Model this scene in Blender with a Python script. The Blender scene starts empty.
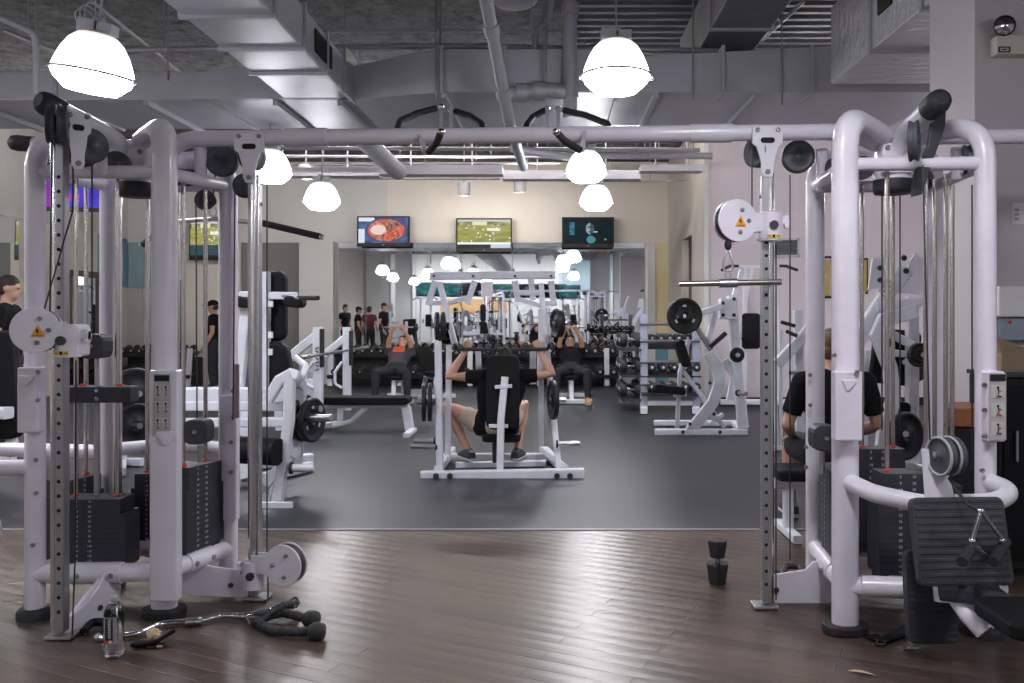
import bpy, math, random
from mathutils import Vector as V, Matrix, Euler, Quaternion
random.seed(7)
PI = math.pi
SC = bpy.context.scene
COL = SC.collection
CAMH, FPX, CX, CY = 1.39, 860.0, 550.0, 315.0

def P(x, y, D):                      # photo point at distance D -> world point
    return V(((x - CX) * D / FPX, D, CAMH - (y - CY) * D / FPX))

def G(x, y, z=0.0):                  # photo point lying on the ground (height z)
    D = FPX * (CAMH - z) / (y - CY)
    return P(x, y, D)

# ------------------------------------------------------------------ materials
MAT = {}
def node_mat(name):
    m = bpy.data.materials.new(name); m.use_nodes = True
    nt = m.node_tree; nt.nodes.clear()
    out = nt.nodes.new('ShaderNodeOutputMaterial')
    b = nt.nodes.new('ShaderNodeBsdfPrincipled')
    nt.links.new(b.outputs[0], out.inputs[0])
    MAT[name] = m
    return m, nt, b

def mat(name, col, rough=.5, metal=0.0, noise=0.0, nscale=20.0, bump=0.0, bscale=80.0, spec=.5, coat=0.0, emit=None, estr=0.0, trans=0.0, ior=1.45, rvar=0.0):
    m, nt, b = node_mat(name)
    N, L = nt.nodes, nt.links
    b.inputs['Base Color'].default_value = (*col, 1)
    b.inputs['Roughness'].default_value = rough
    b.inputs['Metallic'].default_value = metal
    b.inputs['Specular IOR Level'].default_value = spec
    b.inputs['Coat Weight'].default_value = coat
    b.inputs['Coat Roughness'].default_value = .12
    b.inputs['Transmission Weight'].default_value = trans
    b.inputs['IOR'].default_value = ior
    if emit:
        b.inputs['Emission Color'].default_value = (*emit, 1)
        b.inputs['Emission Strength'].default_value = estr
    if noise or bump or rvar:
        tc = N.new('ShaderNodeTexCoord')
        if noise or rvar:
            n = N.new('ShaderNodeTexNoise'); n.inputs['Scale'].default_value = nscale; n.inputs['Detail'].default_value = 6
            L.new(tc.outputs['Object'], n.inputs['Vector'])
        if noise:
            r = N.new('ShaderNodeValToRGB')
            lo = [max(0, c * (1 - noise)) for c in col]; hi = [min(1, c * (1 + noise)) for c in col]
            r.color_ramp.elements[0].color = (*lo, 1); r.color_ramp.elements[1].color = (*hi, 1)
            r.color_ramp.elements[0].position = .3; r.color_ramp.elements[1].position = .7
            L.new(n.outputs[0], r.inputs[0]); L.new(r.outputs[0], b.inputs['Base Color'])
        if rvar:
            mr = N.new('ShaderNodeMapRange'); mr.inputs['To Min'].default_value = max(.02, rough - rvar); mr.inputs['To Max'].default_value = rough + rvar
            L.new(n.outputs[0], mr.inputs[0]); L.new(mr.outputs[0], b.inputs['Roughness'])
        if bump:
            n2 = N.new('ShaderNodeTexNoise'); n2.inputs['Scale'].default_value = bscale; n2.inputs['Detail'].default_value = 5
            L.new(tc.outputs['Object'], n2.inputs['Vector'])
            bp = N.new('ShaderNodeBump'); bp.inputs['Strength'].default_value = bump; bp.inputs['Distance'].default_value = .01
            L.new(n2.outputs[0], bp.inputs['Height']); L.new(bp.outputs[0], b.inputs['Normal'])
    return m

WHITE = mat('white_powder_coat', (.735, .71, .80), .32, noise=.035, nscale=9, coat=.25)
WHITE2 = mat('white_machine_enamel', (.68, .69, .76), .38, noise=.06, nscale=7)
CHROME = mat('chrome_steel', (.62, .61, .62), .16, 1.0, rvar=.06, nscale=14)
STEEL = mat('brushed_steel', (.42, .42, .44), .34, 1.0, rvar=.1, nscale=30)
DULL = mat('dull_galvanised_upright', (.36, .355, .37), .36, .75, rvar=.08, nscale=20)
BRASS = mat('worn_guide_rod', (.52, .48, .46), .22, 1.0, rvar=.08, nscale=12)
RUBBER = mat('black_rubber', (.022, .022, .026), .6, bump=.15, bscale=120)
PLAST = mat('dark_grey_plastic', (.034, .036, .044), .5, noise=.1)
PULLEY = mat('grey_pulley_plastic', (.062, .065, .078), .42, noise=.15, nscale=18)
PULRIM = mat('pale_pulley_rim', (.42, .42, .46), .4)
VINYL = mat('black_vinyl', (.007, .007, .009), .55, spec=.2, bump=.1, bscale=150)
IRON = mat('black_cast_iron', (.015, .015, .018), .45, spec=.4, bump=.2, bscale=90)
STACK = mat('charcoal_weight_plate', (.036, .038, .047), .5, spec=.4, noise=.12, nscale=25)
INK = mat('white_print', (.62, .62, .64), .6)
DARK = mat('dark_recess', (.01, .01, .012), .8)
CABLE = mat('black_coated_cable', (.015, .015, .018), .45)
BOLT = mat('zinc_bolt', (.3, .29, .3), .35, .9)
ORANGE = mat('orange_warning_print', (.85, .35, .02), .5)
YELL = mat('yellow_paint', (.75, .52, .10), .6, noise=.04)
WHITEP = mat('plain_white_plastic', (.78, .77, .80), .4)
PAPER = mat('grey_placard_print', (.42, .41, .42), .45)
WORN = mat('worn_dull_bar', (.36, .31, .29), .32, 1.0, rvar=.1)
PLACW = mat('off_white_placard_print', (.50, .49, .47), .5)
PINK = mat('pinkish_label', (.42, .30, .34), .5)
RED = mat('red_plastic', (.6, .03, .03), .4)

# ------------------------------------------------------------------ mesh builder
def frame(t, up=None):
    t = V(t).normalized()
    up = V(up) if up is not None else V((0, 0, 1))
    if abs(t.dot(up.normalized())) > .995: up = V((1, 0, 0)) if abs(t.x) < .9 else V((0, 1, 0))
    x = up.cross(t).normalized(); y = t.cross(x).normalized()
    return x, y, t

def fillet(pts, r, n=7, closed=False):
    pts = [V(p) for p in pts]; out = []
    L = len(pts)
    for i, p in enumerate(pts):
        if not closed and i in (0, L - 1): out.append(p); continue
        a, b = pts[i - 1], pts[(i + 1) % L]
        u, w = (a - p), (b - p)
        lu, lw = u.length, w.length
        u.normalize(); w.normalize()
        ang = u.angle(w, PI)
        if ang > PI - .02: out.append(p); continue
        d = min(r / math.tan(ang / 2), lu * .49, lw * .49)
        s, e = p + u * d, p + w * d
        for k in range(n + 1):
            t = k / n
            out.append((s * (1 - t) * (1 - t) + p * 2 * t * (1 - t) + e * t * t))
    return out

def circ(n, r=1.0, r2=None):
    r2 = r if r2 is None else r2
    return [(r * math.cos(2 * PI * i / n), r2 * math.sin(2 * PI * i / n)) for i in range(n)]

def stadium(w, h, n=8):              # racetrack outline, w along x
    r = h / 2; c = w / 2 - r; out = []
    for k in range(n + 1):
        a = -PI / 2 + PI * k / n; out.append((c + r * math.cos(a), r * math.sin(a)))
    for k in range(n + 1):
        a = PI / 2 + PI * k / n; out.append((-c + r * math.cos(a), r * math.sin(a)))
    return out

def rrect(w, h, r, n=3):
    out = []
    for cx, cy, a0 in ((w/2-r, h/2-r, 0), (-w/2+r, h/2-r, PI/2), (-w/2+r, -h/2+r, PI), (w/2-r, -h/2+r, 1.5*PI)):
        for k in range(n + 1):
            a = a0 + PI / 2 * k / n; out.append((cx + r * math.cos(a), cy + r * math.sin(a)))
    return out

class MB:
    def __init__(s): s.v, s.f, s.m, s.sm, s.cur = [], [], [], [], 0
    def mi(s, i): s.cur = i; return s
    def add(s, verts, faces, smooth=False):
        o = len(s.v); s.v += [V(p) for p in verts]
        for f in faces: s.f.append([o + i for i in f]); s.m.append(s.cur); s.sm.append(smooth)
        return s
    def box(s, c, size, rot=None):
        c = V(c); h = V(size) / 2
        M = rot if isinstance(rot, Matrix) else (Euler(rot).to_matrix() if rot else Matrix.Identity(3))
        vs = [c + M @ V((x * h.x, y * h.y, z * h.z)) for x in (-1, 1) for y in (-1, 1) for z in (-1, 1)]
        return s.add(vs, [(0,1,3,2),(4,6,7,5),(0,4,5,1),(2,3,7,6),(0,2,6,4),(1,5,7,3)])
    def bb(s, a, b):
        a, b = V(a), V(b)
        return s.box((a + b) / 2, [abs(b[i] - a[i]) for i in range(3)])
    def bar(s, p, q, w, h=None, up=None):
        h = w if h is None else h
        return s.sweep([p, q], [(-w/2, -h/2), (w/2, -h/2), (w/2, h/2), (-w/2, h/2)], smooth=False, up=up)
    def sweep(s, pts, prof, smooth=True, up=None, caps=True, closed=False, scale=None):
        pts = [V(p) for p in pts]; n = len(pts); k = len(prof); rings = []
        x, y, t = frame(pts[1] - pts[0], up)
        for i, p in enumerate(pts):
            if closed: tt = (pts[(i + 1) % n] - pts[i - 1]).normalized()
            elif i == 0: tt = (pts[1] - p).normalized()
            elif i == n - 1: tt = (p - pts[i - 1]).normalized()
            else:
                tt = ((pts[i + 1] - p).normalized() + (p - pts[i - 1]).normalized())
                tt = tt.normalized() if tt.length > 1e-6 else t
            q = t.rotation_difference(tt); x = q @ x; y = q @ y; t = tt
            x = (x - t * x.dot(t)).normalized(); y = t.cross(x)
            m = 1.0
            if 0 < i < n - 1 and not smooth:
                c = (pts[i] - pts[i - 1]).normalized().dot(tt); m = 1 / max(c, .5)
            sc = scale[i] if scale else 1.0
            rings.append([p + x * a * sc * (m if not smooth else 1) + y * b * sc * (m if not smooth else 1) for a, b in prof])
        vs = [v for r in rings for v in r]; fs = []
        for i in range(n if closed else n - 1):
            j = (i + 1) % n
            for a in range(k):
                b = (a + 1) % k; fs.append((i*k + a, i*k + b, j*k + b, j*k + a))
        s.add(vs, fs, smooth)
        if caps and not closed:
            s.add(rings[0], [tuple(range(k - 1, -1, -1))]); s.add(rings[-1], [tuple(range(k))])
        return s
    def tube(s, pts, r, n=12, caps=True, closed=False, up=None):
        if isinstance(r, (list, tuple)): return s.sweep(pts, circ(n, 1), True, up, caps, closed, list(r))
        return s.sweep(pts, circ(n, r), True, up, caps, closed)
    def cyl(s, p, q, r, r2=None, n=20):
        return s.tube([p, q], [r, r if r2 is None else r2], n)
    def lathe(s, prof, c, axis=(0, 0, 1), n=24, smooth=True, cap=True):
        x, y, t = frame(axis); c = V(c); k = len(prof); vs = []; fs = []
        for i in range(n):
            a = 2 * PI * i / n; d = x * math.cos(a) + y * math.sin(a)
            for r, z in prof: vs.append(c + d * r + t * z)
        for i in range(n):
            j = (i + 1) % n
            for a in range(k - 1): fs.append((i*k + a, j*k + a, j*k + a + 1, i*k + a + 1))
        s.add(vs, fs, smooth)
        if cap:
            if prof[0][0] > 1e-5: s.add([vs[i*k] for i in range(n)], [tuple(range(n - 1, -1, -1))])
            if prof[-1][0] > 1e-5: s.add([vs[i*k + k - 1] for i in range(n)], [tuple(range(n))])
        return s
    def sph(s, c, r, n=12, rot=None):
        r = V((r, r, r)) if isinstance(r, (int, float)) else V(r)
        M = rot if isinstance(rot, Matrix) else (Euler(rot).to_matrix() if rot else Matrix.Identity(3))
        c = V(c); vs = []; fs = []; m = n // 2
        for i in range(m + 1):
            a = PI * i / m
            for j in range(n):
                b = 2 * PI * j / n
                vs.append(c + M @ V((r.x*math.sin(a)*math.cos(b), r.y*math.sin(a)*math.sin(b), r.z*math.cos(a))))
        for i in range(m):
            for j in range(n):
                k = (j + 1) % n
                if i == 0: fs.append((i*n+j, (i+1)*n+j, (i+1)*n+k))
                elif i == m - 1: fs.append((i*n+j, (i+1)*n+j, i*n+k))
                else: fs.append((i*n+j, (i+1)*n+j, (i+1)*n+k, i*n+k))
        return s.add(vs, fs, True)
    def prism(s, poly, o, ux, uy, th):
        o, ux, uy = V(o), V(ux).normalized(), V(uy).normalized(); nn = ux.cross(uy).normalized()
        k = len(poly)
        a = [o + ux*p[0] + uy*p[1] + nn*th/2 for p in poly]; b = [o + ux*p[0] + uy*p[1] - nn*th/2 for p in poly]
        fs = [tuple(range(k)), tuple(range(2*k - 1, k - 1, -1))]
        for i in range(k):
            j = (i + 1) % k; fs.append((i, k + i, k + j, j))
        return s.add(a + b, fs)
    def loft(s, rings, smooth=True, caps=True):
        k = len(rings[0]); n = len(rings); vs = [v for r in rings for v in r]; fs = []
        for i in range(n - 1):
            for a in range(k):
                b = (a + 1) % k; fs.append((i*k+a, i*k+b, (i+1)*k+b, (i+1)*k+a))
        s.add(vs, fs, smooth)
        if caps: s.add(rings[0], [tuple(range(k-1, -1, -1))]); s.add(rings[-1], [tuple(range(k))])
        return s
    def text(s, txt, o, ux, uy, h, align='CENTER'):
        vs, fs = text_mesh(txt, align)
        o, ux, uy = V(o), V(ux).normalized(), V(uy).normalized()
        return s.add([o + ux*a*h + uy*b*h for a, b in vs], fs)
    def build(s, name, mats, parent=None, bevel=0.0, loc=None, seg=2):
        me = bpy.data.meshes.new(name)
        org = V((0, 0, 0))
        if parent is not None: org = ORG.get(parent.name, V((0, 0, 0)))
        elif loc is not None: org = V(loc)
        me.from_pydata([tuple(p - org) for p in s.v], [], s.f)
        for m in (mats if isinstance(mats, (list, tuple)) else [mats]): me.materials.append(m)
        me.polygons.foreach_set('material_index', s.m)
        me.polygons.foreach_set('use_smooth', s.sm)
        me.validate(); me.update()
        o = bpy.data.objects.new(name, me); COL.objects.link(o)
        if parent is not None: o.parent = parent; ORG[o.name] = org
        elif loc is not None: o.location = org; ORG[o.name] = org
        if bevel:
            b = o.modifiers.new('edge', 'BEVEL'); b.width = bevel; b.segments = seg; b.limit_method = 'ANGLE'; b.angle_limit = .7
            b.harden_normals = False
        return o
ORG = {}
_TX = {}
def text_mesh(txt, align='CENTER'):
    key = (txt, align)
    if key not in _TX:
        cu = bpy.data.curves.new('lettering', 'FONT'); cu.body = txt; cu.align_x = align; cu.align_y = 'CENTER'; cu.size = 1; cu.resolution_u = 2
        ob = bpy.data.objects.new('lettering', cu); COL.objects.link(ob)
        dg = bpy.context.evaluated_depsgraph_get(); ev = ob.evaluated_get(dg); me = ev.to_mesh()
        _TX[key] = ([(v.co.x, v.co.y) for v in me.vertices], [tuple(p.vertices) for p in me.polygons])
        ev.to_mesh_clear(); bpy.data.objects.remove(ob); bpy.data.curves.remove(cu)
    return _TX[key]

def tag(o, label=None, cat=None, group=None, kind=None):
    if label: o['label'] = label
    if cat: o['category'] = cat
    if group: o['group'] = group
    if kind: o['kind'] = kind
    return o
def thing(name, label, cat, loc=(0, 0, 0), group=None):
    o = bpy.data.objects.new(name, None); COL.objects.link(o); o.location = V(loc); o.empty_display_size = .1
    ORG[o.name] = V(loc)
    return tag(o, label, cat, group)
def struct(name, mb, m, bevel=0): return tag(mb.build(name, m, bevel=bevel), kind='structure')
KIDS = {}
def dup(root, loc=None, rotz=None, label=None, group=None, scale=None):
    def rec(o, par):
        c = o.copy(); COL.objects.link(c)
        if par is not None: c.parent = par
        for ch in [k for k in ALLK(o)]: rec(ch, c)
        return c
    r = rec(root, None)
    if loc is not None: r.location = V(loc)
    if rotz is not None: r.rotation_euler = (0, 0, rotz)
    if scale is not None: r.scale = (scale,) * 3
    if label: r['label'] = label
    if group: r['group'] = group
    return r
def ALLK(o):
    if o.name not in KIDS: KIDS[o.name] = list(o.children)
    return KIDS[o.name]
def remesh(mb, name, m, parent, vox, smooth=6, loc=None):
    o = mb.build(name, m, parent, loc=loc)
    r = o.modifiers.new('r', 'REMESH'); r.mode = 'VOXEL'; r.voxel_size = vox; r.use_smooth_shade = True
    sm = o.modifiers.new('s', 'SMOOTH'); sm.iterations = smooth; sm.factor = .5
    dg = bpy.context.evaluated_depsgraph_get()
    me = bpy.data.meshes.new_from_object(o.evaluated_get(dg)); o.modifiers.clear()
    old = o.data; o.data = me; bpy.data.meshes.remove(old)
    for p in me.polygons: p.use_smooth = True
    return o
# ------------------------------------------------------------------ setting materials
def grain_dir(nt, b, a):           # brushed across the planks: ridges spread highlights across the grain
    v = nt.nodes.new('ShaderNodeCombineXYZ'); v.inputs[1].default_value = 1; nt.links.new(v.outputs[0], b.inputs['Tangent']); b.inputs['Anisotropic'].default_value = a
def wood_floor():
    m, nt, b = node_mat('brown_plank_floor'); N, L = nt.nodes, nt.links
    tc = N.new('ShaderNodeTexCoord'); mp = N.new('ShaderNodeMapping'); mp.inputs['Rotation'].default_value = (0, 0, math.radians(25))
    L.new(tc.outputs['Object'], mp.inputs['Vector'])
    br = N.new('ShaderNodeTexBrick'); br.inputs['Scale'].default_value = 1.0
    br.inputs['Brick Width'].default_value = 1.1; br.inputs['Row Height'].default_value = .092
    br.inputs['Mortar Size'].default_value = .0035; br.inputs['Mortar Smooth'].default_value = .6; br.offset = .37
    br.inputs['Color1'].default_value = (.056, .036, .027, 1); br.inputs['Color2'].default_value = (.108, .072, .052, 1); br.inputs['Mortar'].default_value = (.018, .013, .012, 1)
    L.new(mp.outputs[0], br.inputs['Vector'])
    mp2 = N.new('ShaderNodeMapping'); mp2.inputs['Scale'].default_value = (1.3, 26, 1); L.new(mp.outputs[0], mp2.inputs['Vector'])
    n = N.new('ShaderNodeTexNoise'); n.inputs['Scale'].default_value = 2.6; n.inputs['Detail'].default_value = 9; n.inputs['Roughness'].default_value = .65
    L.new(mp2.outputs[0], n.inputs['Vector'])
    mx = N.new('ShaderNodeMix'); mx.data_type = 'RGBA'; mx.blend_type = 'OVERLAY'; mx.inputs[0].default_value = .75
    L.new(br.outputs['Color'], mx.inputs[6]); L.new(n.outputs[0], mx.inputs[7]); L.new(mx.outputs[2], b.inputs['Base Color'])
    mr = N.new('ShaderNodeMapRange'); mr.inputs['To Min'].default_value = .28; mr.inputs['To Max'].default_value = .38; L.new(n.outputs[0], mr.inputs[0]); L.new(mr.outputs[0], b.inputs['Roughness'])
    bp = N.new('ShaderNodeBump'); bp.inputs['Strength'].default_value = .55; bp.inputs['Distance'].default_value = .004
    ad = N.new('ShaderNodeMath'); ad.operation = 'MULTIPLY_ADD'; ad.inputs[1].default_value = .55
    wv = N.new('ShaderNodeTexWave'); wv.bands_direction = 'Y'; wv.inputs['Scale'].default_value = .3142 / .092; wv.inputs['Distortion'].default_value = 2.2; wv.inputs['Detail'].default_value = 2; wv.inputs['Detail Scale'].default_value = .6; L.new(mp.outputs[0], wv.inputs['Vector'])
    bp0 = N.new('ShaderNodeBump'); bp0.inputs['Strength'].default_value = .4; bp0.inputs['Distance'].default_value = .003; L.new(wv.outputs['Fac'], bp0.inputs['Height']); L.new(bp0.outputs[0], bp.inputs['Normal'])
    inv = N.new('ShaderNodeMath'); inv.operation = 'SUBTRACT'; inv.inputs[0].default_value = 1.0; L.new(br.outputs['Fac'], inv.inputs[1])
    L.new(n.outputs[0], ad.inputs[0]); L.new(inv.outputs[0], ad.inputs[2]); L.new(ad.outputs[0], bp.inputs['Height']); L.new(bp.outputs[0], b.inputs['Normal'])
    b.inputs['Specular IOR Level'].default_value = 1.0
    grain_dir(nt, b, .72)
    return m
WOOD = wood_floor()
RFLOOR = mat('slate_rubber_flooring', (.025, .027, .036), .36, noise=.22, nscale=160, bump=.25, bscale=240, rvar=.06); grain_dir(RFLOOR.node_tree, [n for n in RFLOOR.node_tree.nodes if n.type == 'BSDF_PRINCIPLED'][0], .6)
CREAM = mat('cream_wall_paint', (.76, .70, .64), .7, noise=.02, nscale=3)
GREYW = mat('pale_grey_wall_paint', (.66, .65, .64), .7, noise=.02, nscale=3)
MAUVE = mat('mauve_grey_wall_paint', (.62, .55, .60), .6, noise=.025, nscale=2)
DKGREY = mat('warm_dark_grey_paint', (.20, .20, .20), .6, noise=.04, nscale=4)
NEARP = mat('grey_mauve_pillar_paint', (.53, .49, .51), .6, noise=.02, nscale=2)
YPAINT = mat('pale_yellow_wall_paint', (.72, .62, .38), .65, noise=.02, nscale=3)
TEAL = mat('teal_wall_paint', (.13, .32, .38), .5, noise=.06, nscale=3)
BLUEG = mat('grey_blue_wall_paint', (.30, .39, .44), .6)
BROWND = mat('dark_brown_door_paint', (.11, .085, .07), .55, noise=.1)
ORWALL = mat('orange_lit_wall', (.60, .36, .15), .45, noise=.12, nscale=3)
MIRROR, _nt, _b = node_mat('mirror_glass'); _b.inputs['Base Color'].default_value = (.80, .84, .86, 1); _b.inputs['Metallic'].default_value = 1; _b.inputs['Roughness'].default_value = .015
DUCT = mat('galvanised_duct_sheet', (.46, .455, .51), .42, .25, noise=.07, nscale=3, rvar=.08)
DUCTP = mat('painted_duct_flange', (.38, .38, .42), .5, noise=.05)
PIPE = mat('grey_painted_pipe', (.40, .395, .44), .42, .2, noise=.05)
CONDUIT = mat('grey_conduit', (.30, .30, .33), .45, .5, noise=.06)

def deck_mat():
    m, nt, b = node_mat('sprayed_fireproof_deck'); N, L = nt.nodes, nt.links
    tc = N.new('ShaderNodeTexCoord')
    n = N.new('ShaderNodeTexNoise'); n.inputs['Scale'].default_value = 7; n.inputs['Detail'].default_value = 10; n.inputs['Roughness'].default_value = .75
    L.new(tc.outputs['Object'], n.inputs['Vector'])
    r = N.new('ShaderNodeValToRGB'); e = r.color_ramp.elements
    e[0].position = .36; e[0].color = (.045, .046, .056, 1); e[1].position = .68; e[1].color = (.31, .31, .35, 1)
    L.new(n.outputs[0], r.inputs[0]); L.new(r.outputs[0], b.inputs['Base Color']); b.inputs['Roughness'].default_value = .9
    bp = N.new('ShaderNodeBump'); bp.inputs['Strength'].default_value = 1; bp.inputs['Distance'].default_value = .06
    L.new(n.outputs[0], bp.inputs['Height']); L.new(bp.outputs[0], b.inputs['Normal'])
    return m
DECK = deck_mat()
CORR = mat('grey_corrugated_deck', (.17, .17, .20), .6, .1, noise=.15, nscale=4)
def foil_mat():
    m, nt, b = node_mat('crinkled_foil_insulation'); N, L = nt.nodes, nt.links
    tc = N.new('ShaderNodeTexCoord'); mp = N.new('ShaderNodeMapping'); mp.inputs['Scale'].default_value = (3, 9, 5); L.new(tc.outputs['Object'], mp.inputs[0])
    n = N.new('ShaderNodeTexNoise'); n.inputs['Scale'].default_value = 1.6; n.inputs['Detail'].default_value = 7; n.inputs['Distortion'].default_value = .4
    L.new(mp.outputs[0], n.inputs['Vector'])
    b.inputs['Base Color'].default_value = (.60, .59, .65, 1); b.inputs['Metallic'].default_value = .25; b.inputs['Roughness'].default_value = .38
    bp = N.new('ShaderNodeBump'); bp.inputs['Strength'].default_value = .9; bp.inputs['Distance'].default_value = .05
    L.new(n.outputs[0], bp.inputs['Height']); L.new(bp.outputs[0], b.inputs['Normal'])
    return m
FOIL = foil_mat()
LAMPG = mat('glowing_prismatic_acrylic', (.9, .9, .9), .3, emit=(.96, .955, 1.0), estr=6.0)
_nt = LAMPG.node_tree; _b = [n for n in _nt.nodes if n.type == 'BSDF_PRINCIPLED'][0]     # the bulb sits low: the bell glows less towards its neck
_tc = _nt.nodes.new('ShaderNodeTexCoord'); _sx = _nt.nodes.new('ShaderNodeSeparateXYZ'); _mr = _nt.nodes.new('ShaderNodeMapRange')
_mr.inputs['From Min'].default_value = .0; _mr.inputs['From Max'].default_value = .21; _mr.inputs['To Min'].default_value = 10.0; _mr.inputs['To Max'].default_value = .8
_nt.links.new(_tc.outputs['Object'], _sx.inputs[0]); _nt.links.new(_sx.outputs[2], _mr.inputs[0]); _nt.links.new(_mr.outputs[0], _b.inputs['Emission Strength'])
LAMPL = mat('glowing_lamp_lens', (.9, .9, .9), .3, emit=(.955, .95, 1.0), estr=55.0)

# ------------------------------------------------------------------ room shell
YB, YM, XL, XR, ZC, YBACK = 17.5, 13.3, -8.6, 7.0, 4.5, -9.0
EDGE = 5.56
struct('floor', MB().bb((XL - .2, YBACK - .2, -.1), (XR, EDGE, 0)), WOOD)
struct('floor_rubber', MB().bb((XL - .2, EDGE, -.1), (XR, YB + 2.2, 0)), RFLOOR)
struct('trim_1', MB().bar((XL, EDGE, .003), (XR, EDGE, .003), .03, .008), CONDUIT, bevel=.002)
ceil = MB().bb((XL - .2, YBACK - .2, ZC), (.3, YB + .3, ZC + .1))
struct('ceiling', ceil, DECK)
cor = MB(); n = 300; y0 = YBACK; prof = []
pitch = .20
k = int((YB + .3 - YBACK) / pitch)
for i in range(k):
    y = YBACK + i * pitch
    prof += [(y, 0), (y + .07, 0), (y + .10, -.055), (y + .17, -.055)]
vs = []
for y, z in prof: vs += [V((.3, y, ZC + .08 + z)), V((XR, y, ZC + .08 + z))]
cor.add(vs, [(2*i, 2*i + 1, 2*i + 3, 2*i + 2) for i in range(len(prof) - 1)])
struct('ceiling_corrugated', cor, CORR)
X1 = P(700, 0, YB).x
# far wall: masonry, bulkhead, mirrors, pilasters
struct('wall_back', MB().bb((XL, YB, 0), (X1 + .6, YB + .2, ZC)), [GREYW])
struct('wall_back_upper', MB().bb((-3.3, YB - .03, 2.86), (2.4, YB + .01, ZC)), CREAM)
struct('wall_back_upper_grey', MB().bb((XL, YB - .028, 2.86), (-3.3, YB + .01, ZC)), GREYW)
def mirror(x0, x1, z0=.12, z1=2.855, y=YB):
    m = MB().bb((x0, y - .012, z0), (x1, y, z1)); return m
xs = [P(x, 0, YB).x for x in (332, 366, 416, 462, 512, 560, 608, 648)]
for i in range(len(xs) - 1):
    o = mirror(xs[i] + .004, xs[i + 1] - .004).build('wall_mirror', MIRROR, loc=((xs[i] + xs[i+1]) / 2, YB, .12))
    order = ['behind the first screen from the pilaster', 'just past the food screen', 'under the gap between food and field screens', 'under the field screen', 'between field screen and dark screen', 'under the dark screen', 'next to the yellow wall strip'][i]
    tag(o, 'tall frameless mirror panel on far wall, ' + order, 'mirror', 'mirror panels on the far wall')
for j, (a, b_) in enumerate(((100, 143), (143, 186))):
    o = mirror(P(a, 0, YB).x + .004, P(b_, 0, YB).x - .004).build('wall_mirror', MIRROR, loc=(P((a+b_)/2, 0, YB).x, YB, .12))
    tag(o, ['tall mirror panel in the far corner behind the cable tower stack', 'tall mirror panel beside the pale pilaster behind the cable tower'][j], 'mirror', 'mirror panels on the far wall')
def pil(n, a, b_, d, m, z1=2.87, y=YB): struct(n, MB().bb((P(a, 0, y - d).x, y - d, 0), (P(b_, 0, y - d).x, y, z1)), m)
pil('wall_pilaster_1', 299, 333, .25, GREYW)
pil('wall_pilaster_2', 186, 240, .12, CREAM)
struct('wall_grey_reflection', MB().bb((P(240, 0, YB).x, YB - .04, 0), (P(300, 0, YB).x, YB, 2.86)), DKGREY)  # plain grey stands in for an angled mirror's dim reflection
struct('wall_back_yellow', MB().bb((P(654, 0, YB).x, YB - .03, 1.02), (2.4, YB, 2.86)), YPAINT)
struct('wall_back_teal', MB().bb((P(654, 0, YB).x, YB - .035, 0), (2.4, YB, 1.02)), TEAL)
struct('trim_2', MB().bb((P(648, 0, YB).x, YB - .06, 0), (P(655, 0, YB).x, YB, 2.86)), GREYW)
# side wall of the mauve block with its dark doorway, then its front
sx = P(705, 0, YM).x
w = MB()
dy0, dy1, dz = 14.55, 15.6, 2.75
w.bb((sx, YM, 0), (sx + .15, dy0, ZC)); w.bb((sx, dy1, 0), (sx + .15, YB, ZC)); w.bb((sx, dy0, dz), (sx + .15, dy1, ZC))
struct('wall_right_side', w, CREAM)
struct('door_1', MB().bb((sx + .12, dy0, 0), (sx + .2, dy1, dz)), BROWND)
struct('wall_right', MB().bb((sx, YM - .02, 0), (XR, YM + .1, ZC)), MAUVE)
struct('trim_3', MB().bb((sx - .02, YM - .05, 0), (sx + .05, YM, ZC)), GREYW)
struct('baseboard_right', MB().bb((sx, YM - .045, 0), (XR, YM - .02, .12)), DARK)
# near pillar / wall at the picture's right side
struct('wall_right_near', MB().bb((2.42, 4.9, 0), (XR, 5.48, ZC)), NEARP)
struct('wall_right_end', MB().bb((XR, YBACK, 0), (XR + .2, YB, ZC)), GREYW)
# left wall: cream where seen, teal band painted in for a mirrored ceiling
lw = MB().bb((XL - .2, YBACK, 0), (XL, YB, ZC))
struct('wall_left', lw, CREAM)
struct('wall_left_teal', MB().bb((XL, 16.35, 1.95), (XL + .02, YB - .02, 2.93)), TEAL)
struct('wall_left_white', MB().bb((XL, 12.7, 2.95), (XL + .03, YB, ZC)), GREYW)
struct('door_2', MB().bb((XL, 15.0, 0), (XL + .05, 16.3, 2.2)), BROWND)
o = MB().bb((XL + .02, 15.15, .1), (XL + .06, 16.15, 2.08)).build('door_mirror', MIRROR, loc=(XL, 15.6, .1)); tag(o, 'mirror set in dark brown frame on the side wall', 'mirror')
o = MB().bb((XL, 12.75, .1), (XL + .015, 13.9, 2.95)).build('side_wall_mirror', MIRROR, loc=(XL, 13.3, .1)); tag(o, 'tall mirror panel on the side wall behind the standing man', 'mirror')
# wall behind the camera, seen only in the mirrors
struct('wall_front', MB().bb((XL - .2, YBACK - .2, 0), (XR + .2, YBACK, ZC)), GREYW)
struct('wall_front_teal', MB().bb((.6, YBACK, 2.7), (5.2, YBACK + .03, ZC)), BLUEG)
struct('wall_front_orange', MB().bb((-5.6, YBACK, 1.5), (-2.2, YBACK + .04, 2.2)), ORWALL)  # orange light on the back wall, put into the surface colour
for i, (px, wd) in enumerate(((345, .0), (379, 1.0), (404, .7), (600, .9), (624, 1.0))):
    if wd: struct('wall_front_pillar_%d' % i, MB().bb(((px - CX) * 40 / FPX - wd / 2, -5.3, 0), ((px - CX) * 40 / FPX + wd / 2, -4.7, ZC)), GREYW)

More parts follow.
